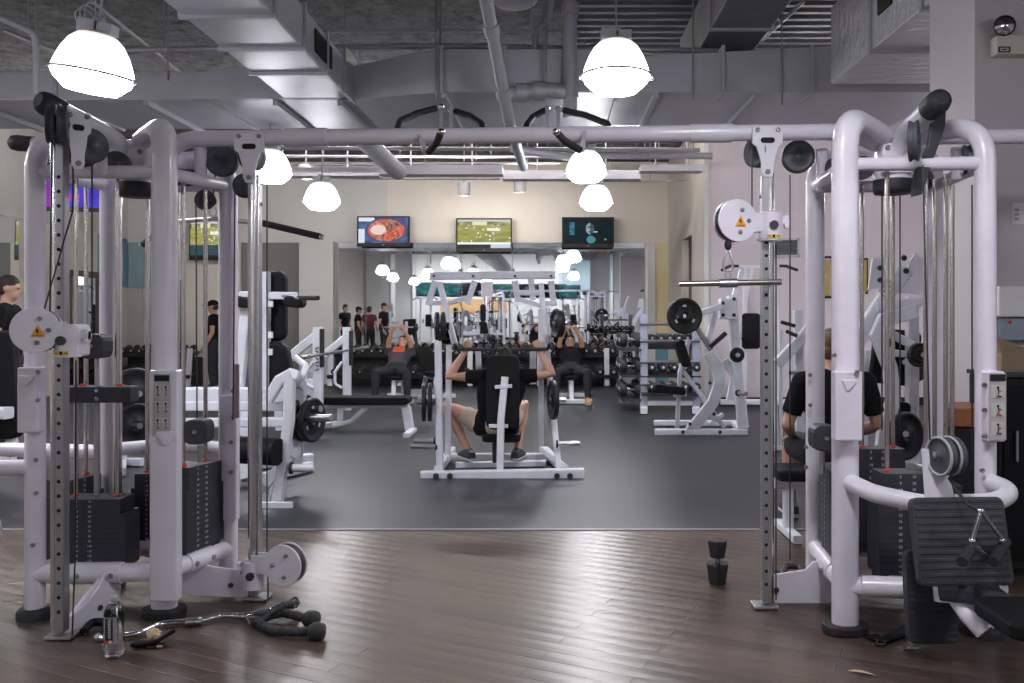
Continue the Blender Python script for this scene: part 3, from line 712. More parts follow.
# covers and placards on the posts
def cover(px0, px1, y0, y1, D, parent, latch=True):
    a, b = P(px0, y0, D), P(px1, y1, D); c = (a + b) / 2
    m = MB().box(c, (b.x - a.x, .06, a.z - b.z)); 
    if latch: m.prism([(-.035, 0), (.035, 0), (.035, -.012), (0, -.05), (-.012, -.05)], V((c.x, c.y - .032, a.z - .035)), (1, 0, 0), (0, 0, 1), .012)
    return m.build('post_cover', WHITE, parent, bevel=.008)
def placard(px0, px1, y0, y1, D, parent, cols, rows, photo=False):
    a, b = P(px0, y0, D), P(px1, y1, D); w, h = b.x - a.x, a.z - b.z
    m = MB().mi(0).box(((a.x + b.x) / 2, D, (a.z + b.z) / 2), (w, .004, h))
    m.mi(1).box(((a.x + b.x) / 2, D - .003, a.z - h * .07), (w * .92, .002, h * .10))
    f = lambda i, j: V((a.x + w * (i + .5) / cols, D - .003, a.z - h * (.15 + .83 * (j + .5) / rows)))
    for i in range(cols):
        for j in range(rows):
            c = f(i, j); ch = h * .83 / rows; cw = w / cols
            m.mi(2).box(c + V((0, 0, ch * .05)), (cw * .78, .0015, ch * .72))
            # small exercise pictogram: head, trunk, limbs
            m.mi(1).prism(circ(8, ch * .07), c + V((0, -.002, ch * .26)), (1, 0, 0), (0, 0, 1), .001)
            m.bar(c + V((0, -.002, ch * .19)), c + V((cw * .04, -.002, -ch * .05)), .001, cw * .12, up=(0, 1, 0)); m.bar(c + V((cw * .04, -.002, -ch * .05)), c + V((-cw * .1, -.002, -ch * .26)), .001, cw * .08, up=(0, 1, 0)); m.bar(c + V((0, -.002, ch * .14)), c + V((cw * .24, -.002, ch * .05)), .001, cw * .07, up=(0, 1, 0))
            m.mi(3 if (i + j) % 2 else 1).box(c + V((cw * .12, -.002, -ch * .22)), (cw * .2, .001, ch * .08))
    return m.build('instruction_placard', [PAPER, DARK, PLACW, RED], parent)
cover(152, 180, 370, 600, 3.925, T1, latch=False); placard(154, 170, 374, 434, 3.89, T1, 2, 3)
MB().prism([(-.04, .02), (.05, .02), (.05, .005), (.01, -.04), (-.005, -.04)], P(165, 436, 3.89), (1, 0, 0), (0, 0, 1), .012).build('placard_latch', WHITE, T1)
cover(21, 42, 367, 432, 3.90, T1)
cover(221, 238, 395, 520, 4.37, T1, latch=False)
MB().box(P(236.5, 391, 4.33), (.026, .012, .27)).build('pink_label_strip', PINK, T1)
for x, y, D in ((38, 372, 3.865), (38, 400, 3.865), (36, 460, 3.90), (36, 493, 3.90), (233, 391, 4.34), (233, 417, 4.34), (231, 442, 4.34), (231, 472, 4.34), (33, 545, 3.90)): bolt(P(x, y, D), (.2, -1, 0), T1, .011)
# low curved rails of the outer stations
lr = fillet([Z(L, .69), V((-2.62, 3.92, .69)), V((-3.05, 3.95, .66)), V((-3.0, 4.5, .69)), Z(B, .69)], .2); MB().tube(lr, .036, 16).build('side_rail', WHITE, T1)
MB().tube(fillet([V((-2.75, 3.93, .68)), V((-2.62, 4.1, .35)), V((-2.9, 4.15, .05))], .2), .042, 16).build('rail_stay', WHITE, T1)
MB().tube(fillet([Z(B, .70), V((-2.0, 4.62, .70)), Z(R_, .70)], .3), .034, 14).build('back_rail', WHITE, T1)
MB().cyl(P(118, 190, 4.30), P(118, 500, 4.30), .019, n=16).build('chrome_column', CHROME, T1)
# cables
def cable(pts, parent, r=.0035, name='cable'): return MB().tube(fillet(pts, .03, 4) if len(pts) > 2 else pts, r, 6).build(name, CABLE, parent)
cable([P(52, 140, 3.60), P(50, 312, 3.60)], T1); cable([P(73, 140, 3.68), P(73, 210, 3.7), P(44, 310, 3.62)], T1)
cable([P(92, 162, 3.8), P(92, 340, 4.0)], T1); cable([P(215, 175, 4.3), P(213, 200, 4.4)], T1); cable([P(235, 190, 4.3), P(233, 420, 4.28)], T1)
cable([P(267, 185, 4.22), P(267, 552, 4.15)], T1); cable([P(268, 560, 4.12), P(268, 598, 4.15)], T1); cable([P(72, 640, 3.68), P(75, 560, 3.72), P(76, 360, 3.70)], T1)
cable([P(196, 205, 4.36), P(197, 418, 4.22)], T1)

# ---- second tower (picture's right)
M2, L2, R2, B2 = (1.294, 3.77), (1.894, 3.74), (1.366, 4.43), (1.966, 4.40)
T2, H2, Z = tower('cable_tower', 'white four-post cable tower with low row pulley, in front of the seated person', M2, L2, R2, B2, -1)
M2, L2, R2, B2 = [V((p[0], p[1], 0)) for p in (M2, L2, R2, B2)]
a2 = arm(H2, P(938, 102, 3.62), T2)
MB().tube(fillet([V((H2.x, H2.y, 2.1)), V((H2.x + .2, H2.y, 2.235)), V((3.4, 4.02, 2.235))], .12), .036, 16).build('arm', WHITE, T2)
# dark bracket under the arm with its pulley
MB().prism([(-.01, .17), (.05, .19), (.045, .10), (-.02, -.08), (-.055, -.19), (-.10, -.20), (-.09, -.10), (-.03, .02)], P(934, 151, 3.74), (1, 0, 0), (0, 0, 1), .02).build('arm_bracket', PLAST, T2, bevel=.004)
wheel('pulley', P(914, 141, 3.56), (1, -.55, 0), .085, .036, T2)
U3, C3 = upright(765, 4.08, 2.05, T2, rod=1)
carriage(U3, V((C3.x + .015, C3.y - .02, 1.39 + (315 - 227) / 211)), P(735, 221, 4.0), .098, T2)
fin([(-.02, .20), (-.06, .16), (-.25, .13), (-.27, .0), (.05, .0), (.20, .03), (.22, .10), (.10, .12), (.06, .2)], (1.285, 4.13, .008), (1, 0, 0), T2, (-.20, .065))
for x, y, D, r, ax in ((798, 157, 4.25, .080, (-.1, -1, 0)), (757, 152, 4.12, .075, (-.9, -.5, 0)), (836, 170, 4.2, .06, (.6, -1, 0)), (862, 168, 4.1, .055, (.1, -1, 0)), (967, 160, 3.9, .07, (.9, -.3, 0)), (922, 180, 4.3, .055, (.2, -1, 0))): wheel('pulley', P(x, y, D), ax, r, .036, T2)
for a, b, r in ((P(822, 150, 4.2), P(822, 190, 4.3), .028), (P(957, 148, 3.95), P(957, 178, 4.0), .026)): MB().cyl(a, b, r, n=14).build('rail_strut', WHITE, T2)
dv = (M2 - R2).normalized(); ang3 = math.atan2(dv.y, dv.x)
stack((1.385, 4.13), .24, .66, ang3, T2, w=.30, d=.13, n=15)
stack((1.60, 3.86), .2, .69, 0, T2, w=.30, d=.14, n=16)
stack((1.86, 4.10), .2, .60, ang3, T2, w=.27, d=.12, n=14)
stack((1.66, 4.36), .2, .72, 0, T2, w=.27, d=.12, n=15)
housing(P(823, 437, 4.05), T2, h=.12); MB().cyl(P(822, 450, 4.08), P(822, 474, 4.08), .014, n=12).build('selector_rod', DULL, T2)
cover(833, 860, 371, 440, 3.70, T2)
cover(984, 1002, 371, 441, 3.68, T2, latch=False); placard(989, 1006, 373, 440, 3.63, T2, 1, 3)
for x, y, D in ((806, 447, 4.36), (806, 467, 4.36), (810, 375, 4.36), (810, 405, 4.36), (834, 355, 3.71), (857, 372, 3.66), (984, 385, 3.66), (984, 410, 3.66), (984, 436, 3.66), (982, 470, 3.68)): bolt(P(x, y, D), (-.2, -1, 0), T2, .011)
# front curved rail and low row pulley stem
fr = fillet([Z(M2, .665), V((1.36, 3.60, .64)), V((1.52, 3.50, .62)), V((1.80, 3.48, .63)), V((1.93, 3.58, .655)), Z(L2, .67)], .16, 8); MB().tube(fr, .038, 18).build('front_rail', WHITE, T2)
st = MB().sweep([P(950, 600, 3.45), P(940, 500, 3.48), P(931, 448, 3.5)], stadium(.125, .07), up=(0, 1, 0), scale=[1.0, .95, .62]); st.build('low_pulley_stem', WHITE, T2)
for dx in (0, .045):
    c_ = P(942, 456, 3.42) + V((dx, .012 * (dx > 0), 0)); ax_ = V((-.97, -.24, 0)).normalized(); wheel('low_pulley', c_, ax_, .076, .028, T2, m=PULLEY); lw_ = T2.children[-1] if False else None
    for s_ in (1,): MB().lathe([(.070, -.004), (.079, -.004), (.079, .004), (.070, .004), (.070, -.004)], c_ + ax_ * .015 * s_, ax_, 30, cap=False).build('pulley_rim', PULRIM, T2)
MB().cyl(P(934, 456, 3.45), P(956, 456, 3.40), .02, n=14).build('pulley_axle', BOLT, T2)
for x0, D in ((924, 3.5),): cable([P(923, 165, 3.55), P(926, 300, 3.5), P(930, 440, 3.42)], T2)
for x, ya, yb, D in ((882, 175, 430, 4.1), (900, 180, 430, 4.1), (790, 175, 560, 4.2), (776, 245, 600, 4.06), (972, 185, 470, 3.95), (752, 150, 208, 4.06)): cable([P(x, ya, D), P(x, yb, D)], T2)
for x, D, ya in ((952, 3.9, 185),): MB().cyl(P(x, ya, D), P(x, 470, D), .0105, n=12).build('guide_rod', BRASS, T2)

# ---- crossover beam with pull-up grips, bolted between the towers
XB = thing('crossover_bridge', 'long white overhead tube with black pull-up grips joining both cable towers', 'pull-up bar', (-.2, 4.14, 2.26))
pa, pb = V((H1.x + .10, H1.y + .0, 2.14)), V((H2.x - .08, H2.y, 2.2))
y_at = lambda x: H1.y + (H2.y - H1.y) * (x - H1.x) / (H2.x - H1.x)
bp = fillet([pa, V((H1.x + .24, y_at(H1.x + .24), 2.246)), V((H2.x - .2, y_at(H2.x - .2), 2.262)), pb], .2, 8)
MB().tube(bp, .039, 22).build('beam_tube', WHITE, XB)
for x0, x1 in ((282, 326), (689, 731)):
    a = (x0 - CX) * 4.13 / FPX; b = (x1 - CX) * 4.13 / FPX
    zj = lambda x: 2.246 + .016 * (x - H1.x) / (H2.x - H1.x)
    MB().cyl((a, y_at(a), zj(a)), (b, y_at(b), zj(b)), .0445, n=22).build('joint_sleeve', WHITE, XB)
for i, X in enumerate((C2.x - .01, C3.x + .005)): hanger_plate(V((X, y_at(X) - .046, 2.234 if i == 0 else 2.25)), .145, .185, .06, XB, 0)
def grip(pts, parent, r=.0165):
    pp = fillet(pts, .05, 6); g = MB().tube(pp, .0125, 12).build('grip_bar', WHITE, parent)
    n = len(pp)
    MB().tube([pp[0].lerp(pp[1], .25)] + pp[1:-1] + [pp[-1]], r, 14).build('foam_grip', RUBBER, g)
    MB().sph(pp[0], .017, 10).build('grip_end', CHROME, g)
Bm = lambda px, D: V(((px - CX) * D / FPX, D, 0))
grip([P(441, 107, 4.5), P(418, 113, 4.36), P(400, 121, 4.22), P(397, 131, 4.19)], XB)
grip([P(451, 110, 4.5), P(470, 116, 4.36), P(482, 124, 4.22), P(483, 131, 4.19)], XB)
grip([P(547, 109, 4.5), P(533, 117, 4.36), P(527, 125, 4.22), P(526, 131, 4.19)], XB)
grip([P(558, 109, 4.5), P(585, 115, 4.36), P(608, 124, 4.22), P(609, 132, 4.19)], XB)
grip([P(441, 132, 3.8), P(437, 142, 3.82), P(429, 152, 3.9)], XB); grip([P(556, 132, 3.8), P(566, 142, 3.82), P(580, 150, 3.9)], XB)
MB().bar((P(420, 133, 4.14).x, 4.14, 2.262), (P(425, 152, 3.9).x, 3.9, P(425, 152, 3.9).z), .02).build('grip_stay', WHITE, XB)
MB().bar((P(585, 133, 4.10).x, 4.10, 2.262), (P(582, 150, 3.9).x, 3.9, P(582, 150, 3.9).z), .02).build('grip_stay', WHITE, XB)
for x in (441, 451, 547, 558): MB().bar(P(x, 108, 4.5), V((P(x, 0, 4.14).x, y_at(P(x, 0, 4.14).x), 2.27)), .018).build('grip_stay', WHITE, XB)

# ---- bars, handles, seat
# straight pull-down bar on the second tower
PB = thing('pulldown_bar', 'straight chrome bar hanging level from a carabiner under the upper pulley', 'cable attachment', P(730, 283, 3.98))
MB().cyl(P(679, 284, 3.98), P(781, 282, 3.98), .0135, n=16).build('bar', WORN, PB)
MB().cyl(P(719, 283.3, 3.98), P(737, 283, 3.98), .021, n=16).build('swivel_sleeve', STEEL, PB)
MB().tube([P(728, 281, 3.98), P(725, 275, 3.98), P(728, 270, 3.98), P(731, 275, 3.98)], .0035, 8, closed=True).build('swivel_ring', STEEL, PB)
cb = thing('carabiner', 'steel snap carabiner between the upper pulley cover and the straight bar', 'carabiner', P(728, 258, 3.98))
MB().tube(fillet([P(727, 250, 3.98), P(723, 264, 3.98), P(724, 271, 3.98), P(732, 271, 3.98), P(733, 264, 3.98), P(729, 250, 3.98)], .01, 4), .005, 8, closed=True).build('snap_hook', STEEL, cb)
MB().sph(P(728, 245, 3.98), (.018, .018, .026), 12).build('rubber_stopper', RUBBER, cb)
# wide lat bar on the first tower's inner pulley
LB = thing('lat_pulldown_bar', 'wide black lat bar with drooping ends hanging inside the first cable tower', 'cable attachment', P(213, 220, 4.62))
MB().tube(fillet([P(140, 246, 4.66), P(170, 222, 4.66), P(213, 219, 4.62), P(262, 223, 4.6), P(321, 237, 4.58)], .12), .0125, 12).build('bar', STEEL, LB)
MB().tube(fillet([P(255, 222.5, 4.6), P(262, 223, 4.6), P(320, 236.6, 4.58)], .1), .018, 12).build('rubber_grip', RUBBER, LB)
MB().tube(fillet([P(142, 245, 4.66), P(170, 222, 4.66), P(176, 221.5, 4.66)], .03), .018, 12).build('rubber_grip', RUBBER, LB)
MB().cyl(P(320, 236.7, 4.58), P(323.5, 237.5, 4.58), .014, n=12).build('chrome_tip', CHROME, LB)
MB().tube([P(213, 219, 4.62), P(209, 212, 4.62), P(213, 203, 4.62), P(217, 212, 4.62)], .006, 8, closed=True).build('hanging_loop', STEEL, LB)
MB().sph(P(213, 201, 4.62), (.02, .02, .026), 10).build('cable_stopper', RUBBER, LB)

# V handle hanging from the low pulley
VH = thing('v_grip_attachment', 'steel V-shaped row handle dangling over the dark foot plate', 'cable attachment', P(984, 530, 3.25))
top = P(981, 511, 3.24)
MB().cyl(top, P(972, 540, 3.2), .009, n=10).build('handle_arm', CHROME, VH); MB().cyl(top, P(1002, 539, 3.3), .009, n=10).build('handle_arm', CHROME, VH)
for a in (P(972, 541, 3.2), P(1002, 540, 3.3), top): MB().sph(a, .014, 10).build('handle_joint', CHROME, VH)
MB().cyl(P(974, 545, 3.16), P(990, 560, 3.24), .010, n=12).build('cross_rod', CHROME, VH)
for a, b in ((P(962, 562, 3.08), P(976, 543, 3.24)), (P(993, 562, 3.2), P(1006, 542, 3.36))): MB().cyl(a, b, .020, n=14).build('rubber_grip', RUBBER, VH)
MB().tube([P(949, 478, 3.4), P(958, 492, 3.33), P(968, 505, 3.28), top], .006, 8).build('strap', CABLE, VH)

# seated row platform in front of the second tower
SR = thing('seated_row_platform', 'dark ribbed foot plates on white frame in front of the low pulley', 'seat', P(950, 640, 3.35))
def ribbed(c, w, h, rot, name, n=11, th=.035):
    m = MB(); R3 = Euler(rot).to_matrix(); m.prism(rrect(w, h, .03, 4), c, R3 @ V((1, 0, 0)), R3 @ V((0, 0, 1)), th)
    for i in range(n): m.box(V(c) + R3 @ V((0, -th / 2, -h / 2 + h * (i + .5) / n)), (w * .94, .006, h / n * .55), R3)
    return m.build(name, PLAST, SR, bevel=.004)
ribbed(P(960, 541, 3.36), .375, .335, (math.radians(-14), 0, math.radians(3)), 'foot_plate', 12)
ribbed(P(930, 596, 3.50), .205, .37, (math.radians(-6), 0, math.radians(2)), 'step_plate', 14, .04)
MB().tube(fillet([P(862, 586, 3.72), P(915, 588, 3.66), P(975, 602, 3.55)], .1), .045, 16).build('frame_tube', WHITE, SR)
MB().sweep([P(958, 588, 3.46), P(975, 612, 3.34), P(990, 628, 3.30)], stadium(.14, .07), up=(0, 0, 1)).build('frame_foot', WHITE, SR)
MB().sweep([P(957, 577, 3.5), P(1004, 588, 3.32)], stadium(.07, .05), up=(0, 1, 0)).build('frame_tube', WHITE, SR)
MB().sweep([P(945, 590, 3.42), P(985, 594, 3.30), P(1045, 640, 2.95)], rrect(.11, .07, .02), smooth=False, up=(0, 0, 1)).build('slide_rail', PLAST, SR)
MB().prism(rrect(.34, .30, .05, 4), P(1040, 618, 2.95), (1, 0, 0), (0, 1, 0), .06).build('seat_pad', VINYL, SR, bevel=.015)
MB().box(P(1045, 650, 2.95) + V((0, 0, -.02)), (.07, .07, .2)).build('seat_leg', PLAST, SR)
GOLDN = mat('dull_gold_print', (.42, .29, .07), .45, noise=.2, nscale=6)
# ------------------------------------------------------------------ gym machines
def beam(name, pts, w, h, parent, m=None, up=(0, 1, 0), r=.006):
    pts = [V(p) for p in pts]
    return MB().sweep(pts, rrect(w, h, min(w, h) * .18, 2), smooth=False, up=up).build(name, m or WHITE2, parent)
def plate(c, axis, r, t, label, group, n=None, marks=True):
    c = V(c); ax = V(axis).normalized()
    o = thing('barbell_plate', label, 'weight plate', c, group); x, y, _ = frame(ax)
    h = t / 2
    MB().lathe([(.026, -h), (.055, -h), (.06, -h * .5), (r * .80, -h * .5), (r * .86, -h), (r * .97, -h), (r, -h * .6), (r, h * .6), (r * .97, h), (r * .86, h), (r * .80, h * .5), (.06, h * .5), (.055, h), (.026, h), (.026, -h)], c, ax, 36, cap=False).build('plate_disc', IRON, o)
    if marks:
        for k in range(3):
            a = 2 * PI * k / 3 + .5; m = MB()
            d = x * math.cos(a) + y * math.sin(a); e = ax.cross(d)
            for s in (-1, 1): m.prism(stadium(r * .30, r * .13), c + d * r * .58 + ax * s * (h * .5 + .001), e, d, .003)
            m.build('hand_slot', DARK, o)
            a = 2 * PI * k / 3 - .5; d = x * math.cos(a) + y * math.sin(a); e = ax.cross(d); m = MB()
            for s in (-1, 1): m.prism(rrect(r * .20, r * .12, .004, 1), c + d * r * .56 + ax * s * (h * .5 + .002), e, d, .002)
            m.build('raised_mark', INK, o)
    return o
def horn(a, b, parent, r=.025, m=None):
    o = MB().cyl(a, b, r, n=16).build('plate_horn', m or STEEL, parent)
    d = (V(b) - V(a)).normalized(); MB().lathe([(r * 1.5, 0), (r * 1.5, .02), (0, .02)], a, d, 16, cap=False).build('horn_collar', RUBBER, o)
    return o

# ---- shoulder press the man uses (middle of the picture)
SP = thing('shoulder_press_machine', 'white plate-loaded press machine with T-shaped back support, used by the seated man', 'exercise machine', P(502, 478, 7.45))
fb = beam('base_beam', [P(421, 477, 7.36), P(584, 474, 7.36)], .08, .10, SP, up=(0, 0, 1))
for x in (436, 450, 557, 570): bolt(P(x, 476, 7.30), (0, -1, 0), fb, .026, PLAST)
for x in (425, 580): MB().bb(P(x, 480, 7.36) + V((-.05, -.05, -.055)), P(x, 480, 7.36) + V((.05, .05, 0))).build('end_foot', WHITE2, fb, bevel=.005)
for x, x2 in ((438, 452), (564, 545)): beam('base_rail', [G(x, 470, .06), G(x2, 450, .06)], .07, .07, SP, up=(0, 0, 1))
beam('rear_beam', [G(449, 457, .06), G(549, 457, .06)], .07, .07, SP, up=(0, 0, 1))
beam('upright', [P(440, 470, 7.42), P(438, 341, 7.46)], .058, .07, SP)
beam('upright', [P(559, 470, 7.42), P(550, 380, 7.95), P(541, 284, 8.2)], .052, .07, SP)
beam('upright', [P(541, 452, 7.95), P(541, 310, 8.0)], .05, .06, SP)
beam('upright', [P(448, 455, 7.85), P(449, 345, 7.85)], .05, .06, SP)
beam('lever_arm', [P(440, 284, 8.15), P(455, 345, 7.8)], .052, .07, SP)
beam('diagonal_stay', [P(541, 449, 7.7), P(566, 468, 7.4)], .05, .05, SP)
tb = beam('top_beam', [P(430, 276, 8.2), P(555, 275, 8.2)], .07, .075, SP, up=(0, 0, 1))
for x in (434, 473, 515, 551): bolt(P(x, 276, 8.16), (0, -1, 0), tb, .012, PLAST)
for a, b in (((435, 281), (428, 305)), ((475, 281), (467, 304)), ((515, 281), (518, 302)), ((551, 281), (554, 306)), ((531, 279), (533, 300))): beam('drop_plate', [P(*a, 8.18), P(*b, 8.2)], .058, .02, SP)
for a, b in (((430, 303), (446, 303)), ((446, 304), (466, 298)), ((519, 299), (541, 306)), ((541, 303), (554, 303)), ((516, 293), (541, 293))): beam('link_bar', [P(*a, 8.2), P(*b, 8.2)], .054, .045, SP, up=(0, 0, 1))
MB().prism(rrect(.11, .14, .01, 2), P(487, 289, 8.15), (1, 0, 0), (0, 0, 1), .006).build('instruction_card', WHITEP, SP)
beam('back_post', [P(500, 472, 7.40), P(501, 420, 7.44), P(505, 377, 7.50)], .062, .055, SP)
beam('back_crossbar', [P(495, 387, 7.47), P(512, 386, 7.47)], .045, .03, SP, up=(0, 0, 1)); beam('back_crossbar', [P(489, 426, 7.44), P(508, 426, 7.44)], .045, .03, SP, up=(0, 0, 1))
MB().prism(rrect(.29, .65, .06, 5), P(503, 392, 7.55), (1, 0, 0), (0, .12, 1), .07).build('back_pad', VINYL, SP, bevel=.018)
MB().prism(rrect(.34, .36, .07, 5), P(502, 436, 7.74), (1, 0, 0), (0, 1, 0), .07).build('seat_pad', VINYL, SP, bevel=.018)
beam('seat_post', [P(497, 440, 7.72), P(497, 462, 7.72)], .08, .08, SP, PLAST)
beam('foot_bar', [P(456, 465, 7.86), P(546, 463, 7.86)], .09, .05, SP, up=(0, 0, 1))
for a, b in ((P(438, 447, 7.42), P(411, 446, 7.42)), (P(436, 441, 7.6), P(414, 441, 7.6)), (P(556, 444, 7.45), P(580, 443.5, 7.45)), (P(438, 402, 7.5), P(416, 402, 7.5)), (P(548, 400, 7.6), P(566, 400, 7.6)), (P(449, 326, 7.65), P(432, 326, 7.65)), (P(550, 323, 7.65), P(568, 323, 7.65))): horn(a, b, SP, .022)
for pts in ([P(455, 345, 7.7), P(456, 349, 7.74), P(500, 350, 7.76)], [P(550, 343, 7.7), P(548, 349, 7.74), P(512, 350, 7.76)]): MB().tube(fillet(pts, .03), .0165, 12).build('press_handle', RUBBER, SP)
beam('adjuster_post', [P(478, 348, 7.98), P(479, 380, 7.98)], .05, .04, SP); beam('adjuster_post', [P(533, 348, 7.98), P(533, 384, 7.98)], .06, .04, SP)
gp = 'plates loaded on the press machine'
plate(P(424, 402, 7.5), (1, .12, 0), .17, .035, 'black plate on the press machine, outer of the pair beside its slim upright', gp, marks=False)
plate(P(430, 402, 7.5), (1, .12, 0), .17, .035, 'black plate on the press machine, inner of the pair beside its slim upright', gp, marks=False)
plate(P(553, 400, 7.6), (1, .22, 0), .175, .04, 'black plate low on the slanted upright, beside the man\'s raised elbow', gp, marks=False)
for x, l in ((437, 'first upper black plate above the man\'s hand on the slim upright side'), (443, 'second upper black plate above the man\'s hand on the slim upright side')): plate(P(x, 326, 7.65), (1, .2, 0), .125, .035, l, gp, marks=False)
plate(P(558, 323, 7.65), (1, .3, 0), .13, .06, 'thick upper black plate beyond the slanted upright', gp, marks=False)

# ---- plate-loaded row machine on the right
RM = thing('row_machine', 'white plate-loaded row machine with big black plate facing the camera', 'exercise machine', G(702, 434))
b1 = beam('base_rail', [P(655, 432, 9.95), P(747, 432, 9.95)], .075, .075, RM, up=(0, 0, 1))
for x in (683, 720): bolt(P(x, 432, 9.90), (0, -1, 0), b1, .022, PLAST)
beam('base_rail', [P(654, 423, 10.7), P(738, 423, 10.7)], .07, .07, RM, up=(0, 0, 1))
beam('base_tie', [P(741, 432, 9.95), P(735, 423, 10.7)], .075, .07, RM, up=(0, 0, 1))
beam('main_post', [P(743, 428, 9.98), P(737, 365, 10.05), P(732, 296, 10.1)], .12, .10, RM)
tb = MB().prism(rrect(.20, .24, .02), P(728, 309, 10.0), (1, 0, 0), (0, 0, 1), .14).build('pivot_block', WHITE2, RM, bevel=.006)
for x, y in ((723, 303), (734, 299), (734, 315), (723, 315)): bolt(P(x, y, 9.92), (0, -1, 0), tb, .022, PLAST)
beam('upper_post', [P(734, 296, 10.1), P(742, 270, 10.15)], .06, .06, RM)
beam('lever', [P(722, 306, 9.95), P(700, 313, 9.9)], .07, .06, RM)
beam('lever', [P(716, 312, 9.95), P(706, 345, 9.95)], .06, .06, RM)
beam('lever', [P(697, 328, 9.9), P(712, 351, 9.9)], .06, .05, RM, DULL)
beam('curved_arm', [P(709, 352, 9.85), P(717, 366, 9.85), P(720, 383, 9.85), P(713, 402, 9.88), P(690, 431, 9.95)], .13, .06, RM)
beam('curved_arm', [P(724, 360, 10.1), P(735, 376, 10.1), P(730, 400, 10.1)], .09, .06, RM)
beam('handle', [P(710, 347, 9.8), P(726, 333, 9.8)], .05, .05, RM, RUBBER)
MB().prism(rrect(.10, .33, .04, 4), P(682, 353, 9.95), (.95, 0, .3), (-.3, 0, .95), .25).build('chest_pad', VINYL, RM, bevel=.012)
beam('pad_post', [P(689, 340, 9.98), P(680, 372, 10.0), P(677, 428, 10.2)], .05, .05, RM)
beam('diagonal_brace', [P(683, 371, 10.0), P(724, 427, 10.2)], .05, .05, RM)
MB().prism(rrect(.36, .09, .03, 3), P(669, 389, 10.0), (1, 0, -.12), (.12, 0, 1), .26).build('seat_pad', VINYL, RM, bevel=.01)
beam('seat_bracket', [P(673, 393, 9.95), P(686, 392, 9.95)], .09, .09, RM, up=(0, 0, 1))
beam('foot_step', [P(710, 424, 10.0), P(723, 414, 10.0)], .05, .05, RM); beam('foot_step', [P(703, 412, 10.0), P(719, 420, 10.0)], .07, .05, RM)
horn(P(697, 316, 10.0), P(676, 317, 9.7), RM); horn(P(735, 356, 10.0), P(738, 355, 9.7), RM); horn(P(738, 393, 9.95), P(746, 394, 9.7), RM)
plate(P(684.5, 316, 9.72), (.12, -1, .0), .205, .045, 'large black grip plate facing the camera on the row machine', 'plates on the row machine')
plate(P(737, 355, 9.78), (.12, -1, 0), .085, .04, 'small black plate low on the row machine main post', 'plates on the row machine', marks=False)
for p in ((710, 383), (714, 414), (690, 424)): bolt(P(p[0], p[1], 9.80), (0, -1, 0), RM, .02, PLAST)

# ---- knee raise tower with black back pad, beyond the holed upright
KT = thing('knee_raise_tower', 'slim white tower with tall black back pad and black pull-up handles', 'exercise machine', G(745, 408))
D = 12.6
beam('upright', [P(744, 405, D), P(745, 268, D)], .06, .06, KT); beam('upright', [P(779, 405, D + .2), P(775, 268, D + .2)], .06, .06, KT)
beam('upper_stay', [P(745, 300, D), P(752, 268, D)], .06, .06, KT)
beam('top_bar', [P(738, 267, D), P(782, 267, D)], .05, .05, KT, up=(0, 0, 1))
for pts in ([P(738, 266, D), P(730, 266, D - .2), P(722, 270, D - .5)], [P(780, 266, D), P(786, 266, D - .2), P(797, 270, D - .5)]): MB().tube(fillet(pts, .05), .022, 10).build('pull_up_handle', RUBBER, KT)
MB().prism(rrect(.26, .52, .05, 4), P(751, 331, D - .1), (1, 0, 0), (0, 0, 1), .08).build('back_pad', VINYL, KT, bevel=.02)
for x in (741, 768): beam('dip_arm', [P(x, 338, D), P(x - 3, 332, D - .5)], .05, .05, KT); MB().cyl(P(x - 3, 332, D - .5), P(x - 3, 327, D - .55), .02).build('dip_grip', RUBBER, KT)
beam('base_beam', [P(720, 402, D), P(790, 402, D)], .08, .08, KT, up=(0, 0, 1)); beam('base_foot', [P(744, 405, D - .4), P(744, 401, D + .5)], .08, .07, KT, up=(0, 0, 1))

# ---- dip / tricep stand right beside the holed upright
TS = thing('tricep_press_stand', 'white slanted machine part with black handles peeking past the second tower', 'exercise machine', G(795, 440))
D = 8.2
beam('upright', [P(777, 446, D + .6), P(773, 330, D + .6)], .035, .04, TS); beam('upright', [P(781, 446, D + .6), P(781, 330, D + .6)], .03, .04, TS); beam('stand_foot', [P(770, 448, D + .6), P(785, 448, D + .6)], .05, .05, TS, up=(0, 0, 1))
beam('arm', [P(777, 364, D), P(800, 340, D), P(812, 325, D)], .10, .08, TS); beam('post', [P(798, 310, D + .1), P(800, 452, D + .1)], .09, .08, TS); beam('base_beam', [P(790, 456, D), P(860, 456, D)], .1, .09, TS, up=(0, 0, 1))
for a, b in (((786, 331), (797, 336)), ((781, 322), (795, 326)), ((789, 373), (800, 373))): MB().cyl(P(*a, D - .1), P(*b, D - .1), .018, n=12).build('handle', RUBBER if a[1] != 373 else STEEL, TS)

# ---- plate machine behind the second tower
LP = thing('leg_press_machine', 'white angular plate machine with S-shaped arm behind the second tower rods', 'exercise machine', G(890, 470))
D = 7.5
beam('inclined_beam', [P(842, 365, D), P(880, 305, D), P(906, 268, D)], .13, .09, LP)
beam('cross_beam', [P(876, 307, D - .05), P(926, 301, D - .05)], .08, .08, LP, up=(0, 0, 1))
beam('main_post', [P(912, 470, D + .1), P(912, 296, D + .1)], .10, .10, LP); beam('rear_post', [P(864, 470, D + .3), P(866, 350, D + .3)], .05, .06, LP)
beam('curved_arm', [P(916, 311, D - .1), P(884, 320, D - .1), P(877, 335, D - .1), P(890, 368, D - .1), P(893, 400, D - .1), P(884, 432, D - .1), P(880, 468, D - .1)], .12, .07, LP)
beam('strut', [P(880, 328, D), P(912, 345, D)], .07, .06, LP); beam('strut', [P(886, 352, D - .12), P(912, 355, D - .12)], .06, .06, LP)
